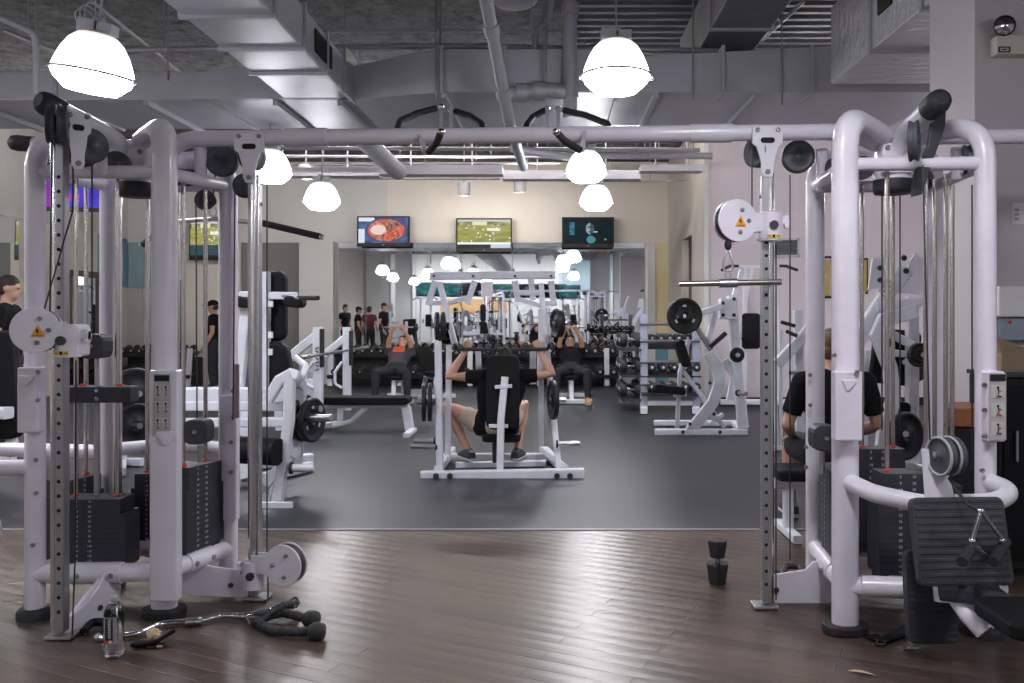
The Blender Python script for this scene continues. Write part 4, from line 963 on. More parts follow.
g = MB().prism([(-.10, -.15), (.14, -.18), (.14, .12), (.06, .20), (-.02, .05)], P(908, 275, D - .02), (1, 0, 0), (0, 0, 1), .03).build('gusset_plate', WHITE2, LP, bevel=.004)
for x, y in ((904, 258), (906, 271)): bolt(P(x, y, D - .06), (0, -1, 0), g, .026, PLAST)
g = MB().prism([(-.10, -.16), (.08, -.12), (.10, .14), (-.06, .12)], P(879, 272, D + .05), (1, 0, 0), (0, 0, 1), .03).build('gusset_plate', WHITE2, LP, bevel=.004)
for x, y in ((880, 268), (880, 280)): bolt(P(x, y, D), (0, -1, 0), g, .024, PLAST)
MB().mi(0).prism(rrect(.13, .075, .008, 2), P(887, 289, D - .09), (.75, 0, .66), (-.66, 0, .75), .012).mi(1).prism(rrect(.115, .06, .006, 2), P(887, 289, D - .097), (.75, 0, .66), (-.66, 0, .75), .004).mi(2).prism(rrect(.08, .012, .004, 1), P(887, 289, D - .10), (.75, 0, .66), (-.66, 0, .75), .002).build('name_plate', [STEEL, WHITEP, DARK], LP)
MB().prism(rrect(.42, .50, .06, 4), P(895, 357, D + .25), (1, 0, -.1), (.1, 0, 1), .09).build('back_pad', VINYL, LP, bevel=.02)
MB().prism(rrect(.36, .20, .06, 4), P(893, 412, D + .15), (1, 0, -.1), (.1, 0, 1), .2).build('seat_pad', VINYL, LP, bevel=.02)
beam('label_bracket', [P(866, 343, D - .05), P(858, 335, D - .05)], .10, .02, LP)
beam('base_beam', [P(846, 470, D), P(930, 470, D)], .1, .09, LP, up=(0, 0, 1))
horn(P(914, 355, D - .1), P(924, 355, D - .3), LP); horn(P(898, 434, D - .1), P(906, 434, D - .45), LP)
plate(P(919, 355, D - .22), (.25, -1, 0), .105, .05, 'black plate halfway up the angular plate machine', 'plates on the angular machine', marks=False)
plate(P(905, 436, D - .4), (.5, -1, 0), .20, .05, 'big black plate low on the angular plate machine', 'plates on the angular machine', marks=False)
horn(P(905, 362, D + .12), P(914, 362, D + .5), LP); plate(P(913, 362, D + .42), (.3, -1, 0), .19, .05, 'black plate behind the back pad of the angular machine', 'plates on the angular machine', marks=False)
# framed notices with gold sheets on the mauve wall
r = thing('wall_notice_frame', 'yellowish framed notice on the mauve wall behind the second tower', 'picture', P(826, 275, YM - .03))
MB().bb(P(821, 260, YM - .06), P(829, 296, YM - .03)).build('notice_sheet', GOLDN, r); MB().bb(P(817.5, 256, YM - .05), P(819, 298, YM - .025)).bb(P(832, 256, YM - .05), P(833.5, 298, YM - .025)).bb(P(817.5, 256, YM - .05), P(833.5, 258, YM - .025)).bb(P(817.5, 296, YM - .05), P(833.5, 298, YM - .025)).build('notice_frame', DARK, r)
r = thing('wall_notice_frame', 'narrow framed notice on the mauve wall next to the angular machine', 'picture', P(862, 275, YM - .03))
MB().bb(P(858, 260, YM - .06), P(866, 292, YM - .03)).build('notice_sheet', GOLDN, r); MB().bb(P(856.5, 258, YM - .05), P(858, 294, YM - .025)).bb(P(866, 258, YM - .05), P(867.5, 294, YM - .025)).bb(P(856.5, 258, YM - .05), P(867.5, 260, YM - .025)).build('notice_frame', DARK, r)
# ventilation grille on the mauve wall
r = thing('wall_vent', 'grey louvred vent grille on the mauve wall beside the holed upright', 'vent', P(787, 248, YM - .03))
a, b = P(773, 238, YM - .05), P(799, 257, YM - .02)
fr = MB().bb(a, (b.x, b.y, a.z - .03)).bb((a.x, a.y, b.z), (b.x, b.y, b.z + .03)).bb(a, (a.x + .03, b.y, b.z)).bb((b.x - .03, a.y, a.z), b); fr.build('vent_frame', PIPE, r)
sl = MB()
for i in range(9): sl.box(((a.x + b.x) / 2, YM - .035, b.z + .045 + i * (a.z - b.z - .09) / 8), (b.x - a.x - .06, .02, .012), (.6, 0, 0))
sl.build('louvres', CONDUIT, r); MB().bb((a.x + .03, YM - .025, b.z + .03), (b.x - .03, YM - .022, a.z - .03)).build('vent_backing', DKGREY, r)

# ---- olympic flat bench with two uprights (left of centre)
OB = thing('bench_press_bench', 'white bench press station with long black pad and two uprights', 'bench', G(370, 430))
ua = beam('upright', [P(318, 404, 9.8), P(318, 327, 9.8)], .11, .09, OB); ub = beam('upright', [P(347, 410, 10.9), P(347, 327, 10.9)], .10, .09, OB)
for u, x, D in ((ua, 322, 9.78), (ub, 351, 10.88)): MB().prism(rrect(.03, .44, .01, 2), P(x, 348, D - .02), (1, 0, 0), (0, 0, 1), .11).build('bar_guard', RUBBER, u, bevel=.004)
lg = MB()
for i, (hh, ss) in enumerate(((.05, 0), (.03, 1), (.05, 0), (.04, 1), (.05, 0), (.03, 1), (.05, 0))): lg.box(P(317, 348 + i * 3.6, 9.75), (.035 if ss else .045, .003, .012), (0, .5 if ss else -.4, 0))
lg.build('dark_script_mark', DARK, ua)
beam('rear_brace', [P(316, 336, 9.8), P(296, 352, 9.85), P(276, 372, 9.9)], .10, .08, OB); beam('rear_brace', [P(345, 338, 10.9), P(322, 357, 10.95), P(312, 372, 11)], .09, .08, OB)
beam('rear_foot', [P(276, 372, 9.9), P(280, 430, 9.9)], .09, .08, OB)
beam('splayed_foot', [P(314, 380, 9.8), P(305, 426, 9.8)], .14, .08, OB)
beam('base_tie', [G(304, 428, .05), G(336, 424, .05)], .08, .07, OB, up=(0, 0, 1))
MB().prism(stadium(1.07, .09, 6), P(366, 400, 10.3), (1, 0, 0), (0, 0, 1), .30).build('bench_pad', VINYL, OB, bevel=.012)
beam('pad_frame', [P(323, 406, 10.3), P(409, 406, 10.3)], .06, .05, OB, up=(0, 0, 1))
beam('front_leg', [P(406, 407, 10.3), P(410, 430, 10.3)], .11, .09, OB); beam('front_foot', [G(410, 432.5, .03) + V((0, -.25, 0)), G(410, 432.5, .03) + V((0, .25, 0))], .08, .05, OB, up=(0, 0, 1))
MB().tube(fillet([P(366, 408, 10.3), P(351, 422, 10.3), P(332, 426, 10.2)], .1), .035, 12).build('curved_stay', WHITE2, OB)
beam('centre_leg', [P(341, 408, 10.3), P(341, 426, 10.3)], .08, .07, OB)
for u, D, x in ((ua, 9.8, 318), (ub, 10.9, 347)):
    MB().tube(fillet([P(x - 5, 362, D - .06), P(x - 12, 372, D - .06), P(x - 12, 384, D - .06), P(x - 5, 388, D - .06)], .05), .018, 10).build('plate_hook', WHITE2, u)
BB = thing('barbell', 'steel barbell resting across the bench press uprights', 'barbell', P(337, 352, 10.3))
MB().cyl(P(309, 356.5, 9.3), P(366, 347.5, 11.6), .016, n=12).build('bar', STEEL, BB)
for a, b in (((300, 358), (311, 356)), ((360, 348.6), (368, 347.2))): MB().cyl(P(*a, 9.2 if a[0] < 330 else 11.4), P(*b, 9.42 if a[0] < 330 else 11.7), .025, n=14).build('sleeve', STEEL, BB)

# ---- left machine: plate-loaded press with standing pad (behind first tower)
CP = thing('chest_press_machine', 'white plate-loaded press with upright black pads behind the chrome upright', 'exercise machine', G(276, 505))
D = 6.35
fp = beam('front_leg', [P(277, 505, D), P(283, 462, D), P(289, 420, D), P(290, 378, D)], .075, .08, CP); MB().bb(G(264, 506, .0) + V((0, -.07, 0)), G(291, 506, .02) + V((0, .05, .02))).build('foot_plate', WHITE2, CP)
beam('top_link', [P(291, 374, D), P(280, 380, D), P(268, 400, D)], .08, .08, CP); beam('top_link', [P(292, 374, D), P(300, 385, D + .3), P(300, 430, D + .5)], .08, .08, CP)
beam('main_rail', [P(176, 395, D + .25), P(290, 395, D + .25)], .09, .12, CP, up=(0, 0, 1)); beam('main_rail', [P(176, 406, D + .1), P(292, 406, D + .1)], .08, .07, CP, up=(0, 0, 1)); beam('lower_rail', [P(180, 423, D), P(290, 422, D)], .07, .07, CP, up=(0, 0, 1))
beam('mast', [P(266, 405, D + .4), P(266, 272, D + .4)], .055, .09, CP)
beam('slanted_arm', [P(238, 400, D + .3), P(247, 300, D + .3)], .075, .08, CP); beam('cross_arm', [P(240, 295, D + .4), P(297, 296, D + .4)], .05, .06, CP, up=(0, 0, 1))
MB().prism(rrect(.19, .56, .07, 5), P(275, 306, D + .5), (1, 0, 0), (0, 0, 1), .10).build('head_pad', VINYL, CP, bevel=.025)
MB().prism([(-.13, -.20), (.16, -.20), (.10, .16), (.02, .20), (-.12, .20)], P(276, 367, D + .45), (1, 0, 0), (0, 0, 1), .12).build('seat_pad', VINYL, CP, bevel=.025)
for x in (240, 292): MB().prism(rrect(.15, .085, .04, 4), P(x + 3, 302, D + .25), (1, 0, -.12), (.12, 0, 1), .14).build('shoulder_roller', VINYL, CP, bevel=.015)
MB().cyl(P(283, 296, D + .3), P(300, 298.5, D + .15), .012).build('handle_bar', STEEL, CP); MB().cyl(P(298, 298, D + .18), P(318, 298, D), .018, n=12).build('handle_grip', RUBBER, CP)
for y in (304, 335, 352): MB().prism(rrect(.035, .05, .004, 1), P(270.5, y, D + .38), (1, 0, 0), (0, 0, 1), .03).build('pad_bracket', WHITEP, CP)
MB().cyl(P(229, 449, D), P(278, 452, D - .1), .10, n=24).build('foam_roller', VINYL, CP)
MB().tube(fillet([P(292, 386, D + .1), P(303, 377, D + .1), P(306, 366, D + .2), P(296, 358, D + .4)], .05), .024, 10).build('bent_handle', WHITE2, CP)
beam('plate_stand', [P(298, 435, D + .5), P(296, 465, D + .5)], .09, .08, CP); beam('rear_base', [G(262, 478, .05), G(310, 466, .05)], .08, .08, CP, up=(0, 0, 1)); beam('rear_post', [G(247, 480, .05), P(246, 405, 7.3)], .09, .08, CP); beam('rear_base', [G(225, 468, .05), G(312, 458, .05)], .09, .09, CP, up=(0, 0, 1))
beam('diagonal_brace', [P(262, 487, D + .1), P(290, 458, D + .4)], .08, .07, CP)
horn(P(298, 410, D + .45), P(321, 409, D + .35), CP, .026); horn(P(299, 418, D + .3), P(332, 418, D + .15), CP, .028, STEEL); horn(P(290, 468, D), P(314, 468, D), CP, .03, WHITE2)
gp = 'plates on the chest press'
for i, (x, y, D2, rr, l) in enumerate(((298, 416, D + .5, .185, 'innermost black plate of the slanted pile on the chest press'), (304, 418, D + .42, .185, 'second black plate of the slanted pile on the chest press'), (312, 420, D + .36, .175, 'outer black plate of the slanted pile on the chest press'))): plate(P(x, y, D2), (1, -.3, 0), rr, .04, l, gp)

# ---- second press station deeper behind the first tower
plate(P(134, 394, 7.2), (1, -.5, 0), .22, .045, 'black plate glimpsed behind the first tower, upper one', 'plates behind the first tower', marks=False)
plate(P(135, 426, 7.1), (.9, -.6, 0), .19, .045, 'black plate glimpsed behind the first tower, lower one', 'plates behind the first tower', marks=False)
r = thing('plate_tree', 'white plate storage post seen between the posts of the first tower', 'plate rack', G(120, 462))
beam('post', [G(122, 462, .04), P(122, 385, 7.25)], .07, .07, r); beam('base', [G(100, 462, .04), G(142, 462, .04)], .08, .07, r, up=(0, 0, 1)); beam('base', [G(122, 455, .04), G(121, 472, .04)], .08, .07, r, up=(0, 0, 1))
horn(P(122, 394, 7.2), P(140, 394, 7.1), r); horn(P(122, 426, 7.2), P(140, 426, 7.0), r)
# ---- dumbbell racks and dumbbells
def make_db():
    r = thing('dumbbell', 'dumbbell', 'dumbbell', (0, 0, 0), 'dumbbells on the mirror wall rack')
    for s in (-1, 1):
        MB().lathe([(0, 0), (.055, 0), (.065, .012), (.065, .085), (.055, .097), (0, .097)], (0, .06 * s, 0), (0, s, 0), 12, cap=False).build('weight_head', RUBBER, r)
    MB().tube([(0, -.07, 0), (0, -.03, 0), (0, .03, 0), (0, .07, 0)], [.013, .016, .016, .013], 10).build('chrome_handle', CHROME, r)
    for s in (-1, 1): MB().lathe([(.022, 0), (.022, .003), (0, .003)], (0, .158 * s, 0), (0, s, 0), 12, cap=False).build('end_cap', INK, r)
    return r
DB0 = make_db()
def long_rack(x0, x1, legs, label):
    dr = thing('dumbbell_rack', label, 'dumbbell rack', ((x0 + x1) / 2, 16.9, 0))
    for z, y in ((.62, 16.95), (.22, 16.75)):
        MB().box(((x0 + x1) / 2, y, z), (x1 - x0, .34, .03), (math.radians(12), 0, 0)).build('shelf', PLAST, dr)
        MB().box(((x0 + x1) / 2, y - .17, z - .02), (x1 - x0, .03, .07)).build('shelf_lip', DARK, dr)
    MB().bb((x0, 17.2, .0), (x1, 17.24, .55)).build('back_panel', PLAST, dr)
    for x in legs: beam('rack_leg', [(x, 16.62, .02), (x, 16.72, .74)], .1, .06, dr, WHITE2)
x0, x1 = -4.3, 1.35
long_rack(x0, x1, (-4.25, -2.9, -1.55, -.2, 1.1), 'long low two-tier dumbbell rack with dark shelves along the mirror wall')
long_rack(-8.45, -6.95, (-8.4, -7.0), 'short two-tier dumbbell rack in the far corner behind the first tower')
first = True
for tier, (z, y, nn) in enumerate(((.72, 16.95, 32), (.32, 16.75, 22))):
    for i in range(nn):
        x = x0 + .12 + (x1 - x0 - .24) * i / (nn - 1)
        if first: o = DB0; first = False
        else: o = dup(DB0)
        o.location = (x, y, z); o.rotation_euler = (math.radians(12), 0, random.uniform(-.05, .05)); s = .85 + .5 * (i / nn); o.scale = (s, 1, s)
        o['label'] = 'black round dumbbell on the %s shelf of the mirror wall rack' % ('upper' if tier == 0 else 'lower')
        if tier: o['group'] = 'dumbbells on the lower mirror wall shelf'
for i in range(16):
    t_ = i // 9; o = dup(DB0, (-8.35 + (i % 9) * .16 * (1 if t_ == 0 else 1.25), 16.95 - .2 * t_, .72 - .40 * t_), 0, 'black dumbbell on the %s shelf of the far corner rack' % ('upper' if t_ == 0 else 'lower'), 'dumbbells on the %s shelf of the corner rack' % ('upper' if t_ == 0 else 'lower')); o.rotation_euler = (math.radians(12), 0, 0)
BLUEN = mat('blue_grey_enamel', (.36, .38, .47), .4)
# white storage rack with bars, right
BR = thing('dumbbell_rack', 'white three-tier rack with horizontal rails beside the row machine', 'dumbbell rack', G(690, 410))
D = 12.4
for x, dd in ((644, 0), (696, 0)):
    beam('rack_upright', [P(x, 410, D + dd), P(x, 314, D + dd)], .11, .09, BR, BLUEN); beam('rack_foot', [P(x, 411, D - .5), P(x, 406, D + .6)], .10, .08, BR, up=(0, 0, 1))
for y in (324, 341, 362, 384): MB().cyl(P(640, y, D - .05), P(700, y, D - .05), .022, n=12).build('rail', STEEL, BR)
for y, dd in ((346, .2), (374, .1), (392, 0)): MB().box(P(670, y, D + dd), (.85, .3, .025), (math.radians(12), 0, 0)).build('shelf', PLAST, BR)
beam('lower_beam', [P(640, 403, D), P(700, 403, D)], .07, .07, BR, up=(0, 0, 1))
k = 0
for y, dd, nn in ((338, .2, 6), (367, .1, 5), (386, 0, 5)):
    for i in range(nn):
        o = dup(DB0, P(651 + i * (44 / (nn - 1)), y, D + dd), .0, 'black dumbbell on the %s tier of the white rack beside the row machine' % {338: 'top', 367: 'middle', 386: 'bottom'}[y], {338: 'dumbbells on the top tier of the white rack', 367: 'dumbbells on the middle tier of the white rack', 386: 'dumbbells on the bottom tier of the white rack'}[y]); o.scale = (.95, 1, .95)
# heavy dumbbells on a side stand at the rack's end
SD = thing('dumbbell_stand', 'low dark stand of big dumbbells at the end of the white rack', 'dumbbell rack', G(632, 402))
for x in (621, 637): beam('stand_leg', [G(x, 402, .03), P(x, 340, 12.9)], .06, .06, SD, WHITE2)
for y in (374, 397, 349): MB().box(P(629, y, 12.8), (.28, .9, .03)).build('shelf', PLAST, SD)
for y, lab in ((340, 'top'), (365, 'middle'), (388, 'bottom')):
    for i in range(3):
        o = dup(DB0, P(629, y, 12.8) + V((0, -.34 + .3 * i, .01)), PI / 2, 'big black dumbbell on the %s shelf of the low dark stand, %s' % (lab, ('foremost', 'middle one', 'hindmost')[i]), 'big dumbbells on the dark stand'); o.scale = (1.55, 1.05, 1.55)
# two incline benches near the mirror wall
def bench(x, Y, label, rz=0):
    r = thing('incline_bench', label, 'bench', (0, 0, 0))
    MB().prism(rrect(.30, .40, .05, 4), (0, -.12, .40), (1, 0, 0), (0, 1, 0), .07).build('seat_pad', VINYL, r, bevel=.015)
    MB().prism(rrect(.28, .80, .05, 4), (0, .42, .60), (1, 0, 0), (0, .87, .5), .07).build('back_pad', VINYL, r, bevel=.015)
    beam('bench_frame', [(0, -.3, .33), (0, .55, .33)], .06, .07, r, up=(0, 0, 1)); beam('bench_leg', [(0, -.25, .33), (0, -.35, .05)], .07, .06, r); beam('bench_leg', [(0, .5, .33), (0, .7, .05)], .07, .06, r)
    beam('bench_foot', [(-.32, -.35, .04), (.32, -.35, .04)], .08, .07, r, up=(0, 0, 1)); beam('bench_foot', [(-.28, .7, .04), (.28, .7, .04)], .08, .07, r, up=(0, 0, 1)); beam('back_strut', [(0, .55, .33), (0, .6, .66)], .05, .05, r)
    r.location = (x, Y, 0); r.rotation_euler = (0, 0, rz); return r
bx1, bx2 = (397 - CX) * 13.8 / FPX, (571 - CX) * 13.8 / FPX
IB1 = bench(bx1, 13.8, 'incline bench under the person in the grey and orange shirt'); IB2 = dup(IB1, (bx2, 13.8, 0), 0, 'incline bench under the person in black beside the press machine')
IB3 = dup(IB1, ((432 - CX) * 14.6 / FPX, 14.6, 0), .35, 'empty black incline bench standing behind the press machine plates')
# ------------------------------------------------------------------ people
SKIN = mat('fair_skin', (.53, .31, .22), .5, noise=.05, nscale=12)
SKIN2 = mat('tan_skin', (.46, .27, .18), .5, noise=.05, nscale=12)
BLACKT = mat('black_cotton', (.008, .008, .010), .9, spec=.2, noise=.1, nscale=30, bump=.1)
GREYT = mat('dark_grey_cotton', (.06, .06, .07), .85, noise=.1, nscale=30)
ORANGET = mat('orange_print_cotton', (.62, .10, .04), .8)
MAROON = mat('maroon_cotton', (.10, .025, .03), .85)
KHAKI = mat('khaki_cotton', (.55, .45, .35), .85, noise=.08, nscale=20)
NAVY = mat('dark_trousers', (.02, .021, .028), .85)
HAIR = mat('dark_brown_hair', (.02, .014, .010), .6, bump=.4, bscale=120)
SHOE = mat('dark_grey_shoe', (.05, .05, .06), .6); SOLE = mat('pale_shoe_sole', (.5, .5, .52), .6); TANSH = mat('tan_orange_shoe', (.52, .27, .09), .6)
EYE = mat('dark_eye', (.02, .015, .012), .2)

def hand(mb, w, d, n, thumb, curl=(.35, .5, .4), sc=1.0):
    """w wrist, d finger direction, n palm-facing direction, thumb = +1/-1 along d x n"""
    w, d, n = V(w), V(d).normalized(), V(n); n = (n - d * n.dot(d)).normalized(); s = d.cross(n) * thumb
    ring = lambda c, a, b: [c + s * a * math.cos(t) + n * b * math.sin(t) for t in [2*PI*i/10 for i in range(10)]]
    mb.loft([ring(w - d*.01, .026*sc, .019*sc), ring(w + d*.03*sc, .036*sc, .017*sc), ring(w + d*.065*sc, .042*sc, .015*sc), ring(w + d*.092*sc, .039*sc, .012*sc)])
    for i, (off, ln) in enumerate(((.031, .93), (.0105, 1.02), (-.0105, .96), (-.030, .78))):
        p = w + d * .082 * sc + s * off * sc; v = d.copy(); pts = [p - d * .015]
        for k, L_ in enumerate((.042, .028, .022)):
            q = Quaternion(d.cross(n), curl[k] * (1 + .08 * i)); v = q @ v; p = p + v * L_ * ln * sc; pts.append(p)
        mb.tube(pts, [.0095*sc, .0092*sc, .0085*sc, .0075*sc], 8)
    t0 = w + d * .022 * sc + s * .028 * sc; v = (d * .55 + s * .75 + n * .35).normalized()
    p1 = t0 + v * .038 * sc; v2 = (d * .8 + s * .25 + n * .55 * (1 + curl[0])).normalized(); p2 = p1 + v2 * .03 * sc; p3 = p2 + (v2 + n * .3 * curl[0]).normalized() * .024 * sc
    mb.tube([t0 - v * .012, t0 + v * .01, p1, p2, p3], [.014*sc, .0135*sc, .011*sc, .0098*sc, .0085*sc], 8)

def figure(name, label, J, look, fwd, mats, sleeve=.55, leglen=1.0, vox=.012, palms=None, curl=(.35, .5, .4), cap=None, toes=None, group=None, patch=False, loc=None, hairlen=0, eyes=True, bulk=1.0):
    J = {k: V(p) for k, p in J.items()}
    skin, shirt, pants, hair, shoe = mats
    low = min(J['anL'].z, J['anR'].z)
    r = thing(name, label, 'person', loc or (J['pel'].x, J['pel'].y, max(0, low - .09)), group)
    fw = V(fwd).normalized(); sd = (J['shR'] - J['shL']).normalized(); upT = (J['neck'] - J['pel']).normalized()
    lk = V(look).normalized(); hx = lk.cross(V((0, 0, 1))); hx = hx.normalized() if hx.length > .1 else sd; hz = hx.cross(lk).normalized()
    HM = Matrix((hx, lk, hz)).transposed()
    fr = (sd.cross(upT)); fr = fr if fr.dot(fw) > 0 else -fr; fr.normalize()
    TM = Matrix((sd, fr, upT)).transposed()
    hp = (J['hipR'] - J['hipL']).normalized(); PM = Matrix((hp, hp.cross(upT).normalized() * -1, upT)).transposed()
    def torso(mb, g=0.0):
        pel, ch, nk = J['pel'], J['chest'], J['neck']
        e = lambda c, a, b: [c + sd * (a * bulk + g) * math.cos(t) + fr * (b + g) * math.sin(t) for t in [2*PI*i/20 for i in range(20)]]
        mb.loft([e(pel - upT * .09, .13, .09), e(pel - upT * .03, .165, .115), e(pel + upT * .06, .16, .11), e(pel.lerp(ch, .45), .142, .102), e(pel.lerp(ch, .8), .16, .112), e(ch + (nk - ch) * .1, .172, .118), e(ch.lerp(nk, .45), .168, .105), e(ch.lerp(nk, .75), .125, .078), e(ch.lerp(nk, .95), .062, .058)])
        for s in ('L', 'R'): mb.tube([J['neck'] - upT * .03, J['sh' + s] + upT * .005], [.05 + g, .054 + g], 12); mb.sph(J['sh' + s], .060 + g, 12)
    b = MB(); torso(b)
    hc = J['head']
    b.tube([J['neck'] - upT * .05, J['neck'], hc - hz * .03 - lk * .015], [.062, .055, .052], 14)
    b.sph(hc + hz * .02 - lk * .01, (.076, .096, .105), 16, HM); b.sph(hc - hz * .045 + lk * .022, (.058, .066, .068), 14, HM)
    b.sph(hc - hz * .092 + lk * .052, (.026, .022, .02), 10, HM)
    b.tube([hc + hz * .02 + lk * .078, hc - hz * .022 + lk * .104], [.009, .0155], 8); b.sph(hc - hz * .062 + lk * .082, (.024, .012, .010), 10, HM)
    b.sph(hc + hz * .034 + lk * .074, (.048, .018, .012), 10, HM)
    for s in (-1, 1): b.sph(hc + hx * s * .076 - lk * .008, (.012, .022, .032), 10, HM)
    for s in ('L', 'R'):
        sh, el, wr = J['sh' + s], J['el' + s], J['wr' + s]
        m1 = sh.lerp(el, .35); m2 = el.lerp(wr, .25)
        b.tube([sh, m1, el, m2, wr], [.052, .051, .041, .043, .027], 14)
        hd = (wr - el).normalized(); pn = V(palms[s]) if palms and s in palms else (J['pel'] - wr)
        fd = V(palms['d' + s]) if palms and 'd' + s in palms else hd
        sg = palms.get('t' + s, 1) if palms else 1
        hand(b, wr + hd * .01, fd, pn, sg, curl)
        hip, kn, an = J['hip' + s], J['kn' + s], J['an' + s]
        cm = kn.lerp(an, .28); back = (kn - hip).normalized()
        b.tube([hip, hip.lerp(kn, .3), hip.lerp(kn, .75), kn, cm, kn.lerp(an, .65), an], [.085, .084, .064, .056, .057, .043, .037], 16)
        td = V(toes[s]) if toes else V((fw.x, fw.y, 0)); td.normalize()
        b.tube([an - V((0, 0, .01)), an + td * .05 - V((0, 0, .045)), an + td * .13 - V((0, 0, .062))], [.038, .036, .026], 10); b.sph(an - td * .035 - V((0, 0, .05)), (.032, .034, .034), 10)
    body = remesh(b, 'body', skin, r, vox)
    c = MB(); torso(c, .012)
    for s in ('L', 'R'):
        sh, el = J['sh' + s], J['el' + s]; c.tube([sh, sh.lerp(el, sleeve * .5), sh.lerp(el, sleeve)], [.066, .066, .064], 14)
    remesh(c, 'shirt', shirt, r, max(vox, .011))
    p = MB(); e = lambda cc, a, bb_: [cc + sd * a * math.cos(t) + fr * bb_ * math.sin(t) for t in [2*PI*i/18 for i in range(18)]]
    p.loft([e(J['pel'] - upT * .10, .14, .10), e(J['pel'] - upT * .03, .182, .132), e(J['pel'] + upT * .055, .176, .128)])
    for s in ('L', 'R'):
        hip, kn, an = J['hip' + s], J['kn' + s], J['an' + s]
        if leglen < 1: q = hip.lerp(kn, leglen); p.tube([hip, hip.lerp(kn, leglen * .5), q], [.105, .10, .092], 16)
        else: p.tube([hip, hip.lerp(kn, .5), kn, kn.lerp(an, .4), an.lerp(kn, .06)], [.10, .086, .070, .066, .052], 16)
    remesh(p, 'shorts' if leglen < 1 else 'trousers', pants, r, max(vox, .012))
    for s in ('L', 'R'):
        an = J['an' + s]; td = V(toes[s]) if toes else V((fw.x, fw.y, 0)); td.normalize(); sv = td.cross(V((0, 0, 1)))
        rg = lambda cc, a, z0, z1: [cc + sv * a + V((0, 0, z0)), cc + sv * a * .9 + V((0, 0, z1)), cc - sv * a * .9 + V((0, 0, z1)), cc - sv * a + V((0, 0, z0))]
        g = an - V((0, 0, .09))
        up = MB().loft([rg(g - td * .085, .036, .02, .075), rg(g - td * .02, .042, .02, .105), rg(g + td * .06, .046, .02, .085), rg(g + td * .13, .046, .02, .058), rg(g + td * .185, .034, .02, .04)]).build('shoe', shoe, r, bevel=.012)
        MB().loft([rg(g - td * .09, .038, .0, .022), rg(g - td * .02, .042, .0, .022), rg(g + td * .06, .047, .0, .022), rg(g + td * .13, .048, .0, .022), rg(g + td * .19, .034, .004, .022)]).build('sole', SOLE, up)
    if cap: 
        k = MB().sph(hc + hz * .052 - lk * .008, (.083, .104, .078), 16, HM); k.build('cap', cap, r)
        MB().prism(stadium(.13, .10), hc + hz * .055 + lk * .125, hx, lk - hz * .15, .008).build('cap_peak', cap, r)
        MB().sph(hc - hz * .01 - lk * .03, (.080, .078, .06), 14, HM).build('hair', hair, r)
    else:
        h = MB().sph(hc + hz * .047 - lk * .020, (.081, .098, .092), 16, HM); h.sph(hc - hz * (.005 + hairlen) - lk * .042, (.076, .068, .075 + hairlen), 14, HM); h.build('hair', hair, r)
    if eyes:
        for s in (-1, 1): MB().sph(hc + hx * s * .031 + hz * .010 + lk * .082, .008, 8).build('eye', EYE, r)
    if patch: MB().prism(rrect(.19, .17, .03, 3), J['chest'] + fr * .135 + upT * .03, sd, upT, .012).build('shirt_print', ORANGET, r, bevel=.005)
    return r

# the man pressing (seen from behind)
J = dict(pel=(-.485, 7.74, .40), chest=(-.44, 7.70, .70), neck=(-.425, 7.76, .90), head=(-.42, 7.87, .965), shL=(-.64, 7.72, .835), elL=(-.915, 7.74, .835), wrL=(-.765, 7.78, 1.06), shR=(-.215, 7.72, .84), elR=(.02, 7.74, .86), wrR=(-.095, 7.78, 1.065),
         hipL=(-.58, 7.76, .38), knL=(-.955, 7.95, .555), anL=(-.745, 7.84, .16), hipR=(-.40, 7.76, .38), knR=(-.25, 8.14, .55), anR=(-.30, 7.86, .16))
PRESS = figure('person', 'man in black t-shirt and khaki shorts pressing overhead, seen from behind', J, (.05, 1, -.15), (0, 1, 0), (SKIN, BLACKT, KHAKI, HAIR, SHOE), sleeve=.42, leglen=.55, vox=.0085,
    palms={'L': (.25, 1, .0), 'R': (-.25, 1, .0), 'dL': (.35, .0, 1), 'dR': (-.35, .0, 1), 'tL': 1, 'tR': -1}, curl=(1.3, 1.4, .9), toes={'L': (-.55, 1, 0), 'R': (.25, 1, 0)}, eyes=False, bulk=1.22)

def lying(x, Y, label, mats, patch, foot=None):
    J = dict(pel=(x, Y - .10, .52), chest=(x, Y + .22, .70), neck=(x, Y + .42, .83), head=(x, Y + .53, .93), shL=(x - .19, Y + .32, .775), elL=(x - .175, Y + .22, .96), wrL=(x - .10, Y + .12, 1.13), shR=(x + .19, Y + .32, .775), elR=(x + .175, Y + .22, .96), wrR=(x + .10, Y + .12, 1.13),
             hipL=(x - .09, Y - .12, .49), knL=(x - .24, Y - .52, .50), anL=(x - .25, Y - .50, .10), hipR=(x + .09, Y - .12, .49), knR=(x + .24, Y - .52, .50), anR=(x + .25, Y - .50, .10))
    return figure('person', label, J, (0, -.8, .55), (0, -1, 0), mats, vox=.013, palms={'L': (0, 1, 0), 'R': (0, 1, 0), 'tL': -1, 'tR': 1}, curl=(1.2, 1.3, .8), patch=patch)
lying(bx1, 13.8, 'person in grey shirt with orange print holding a curl bar on a bench', (SKIN, GREYT, NAVY, HAIR, SHOE), True)
lying(bx2, 13.8, 'person in black with tan shoes lying on a bench behind the press machine', (SKIN2, BLACKT, NAVY, HAIR, TANSH), False)
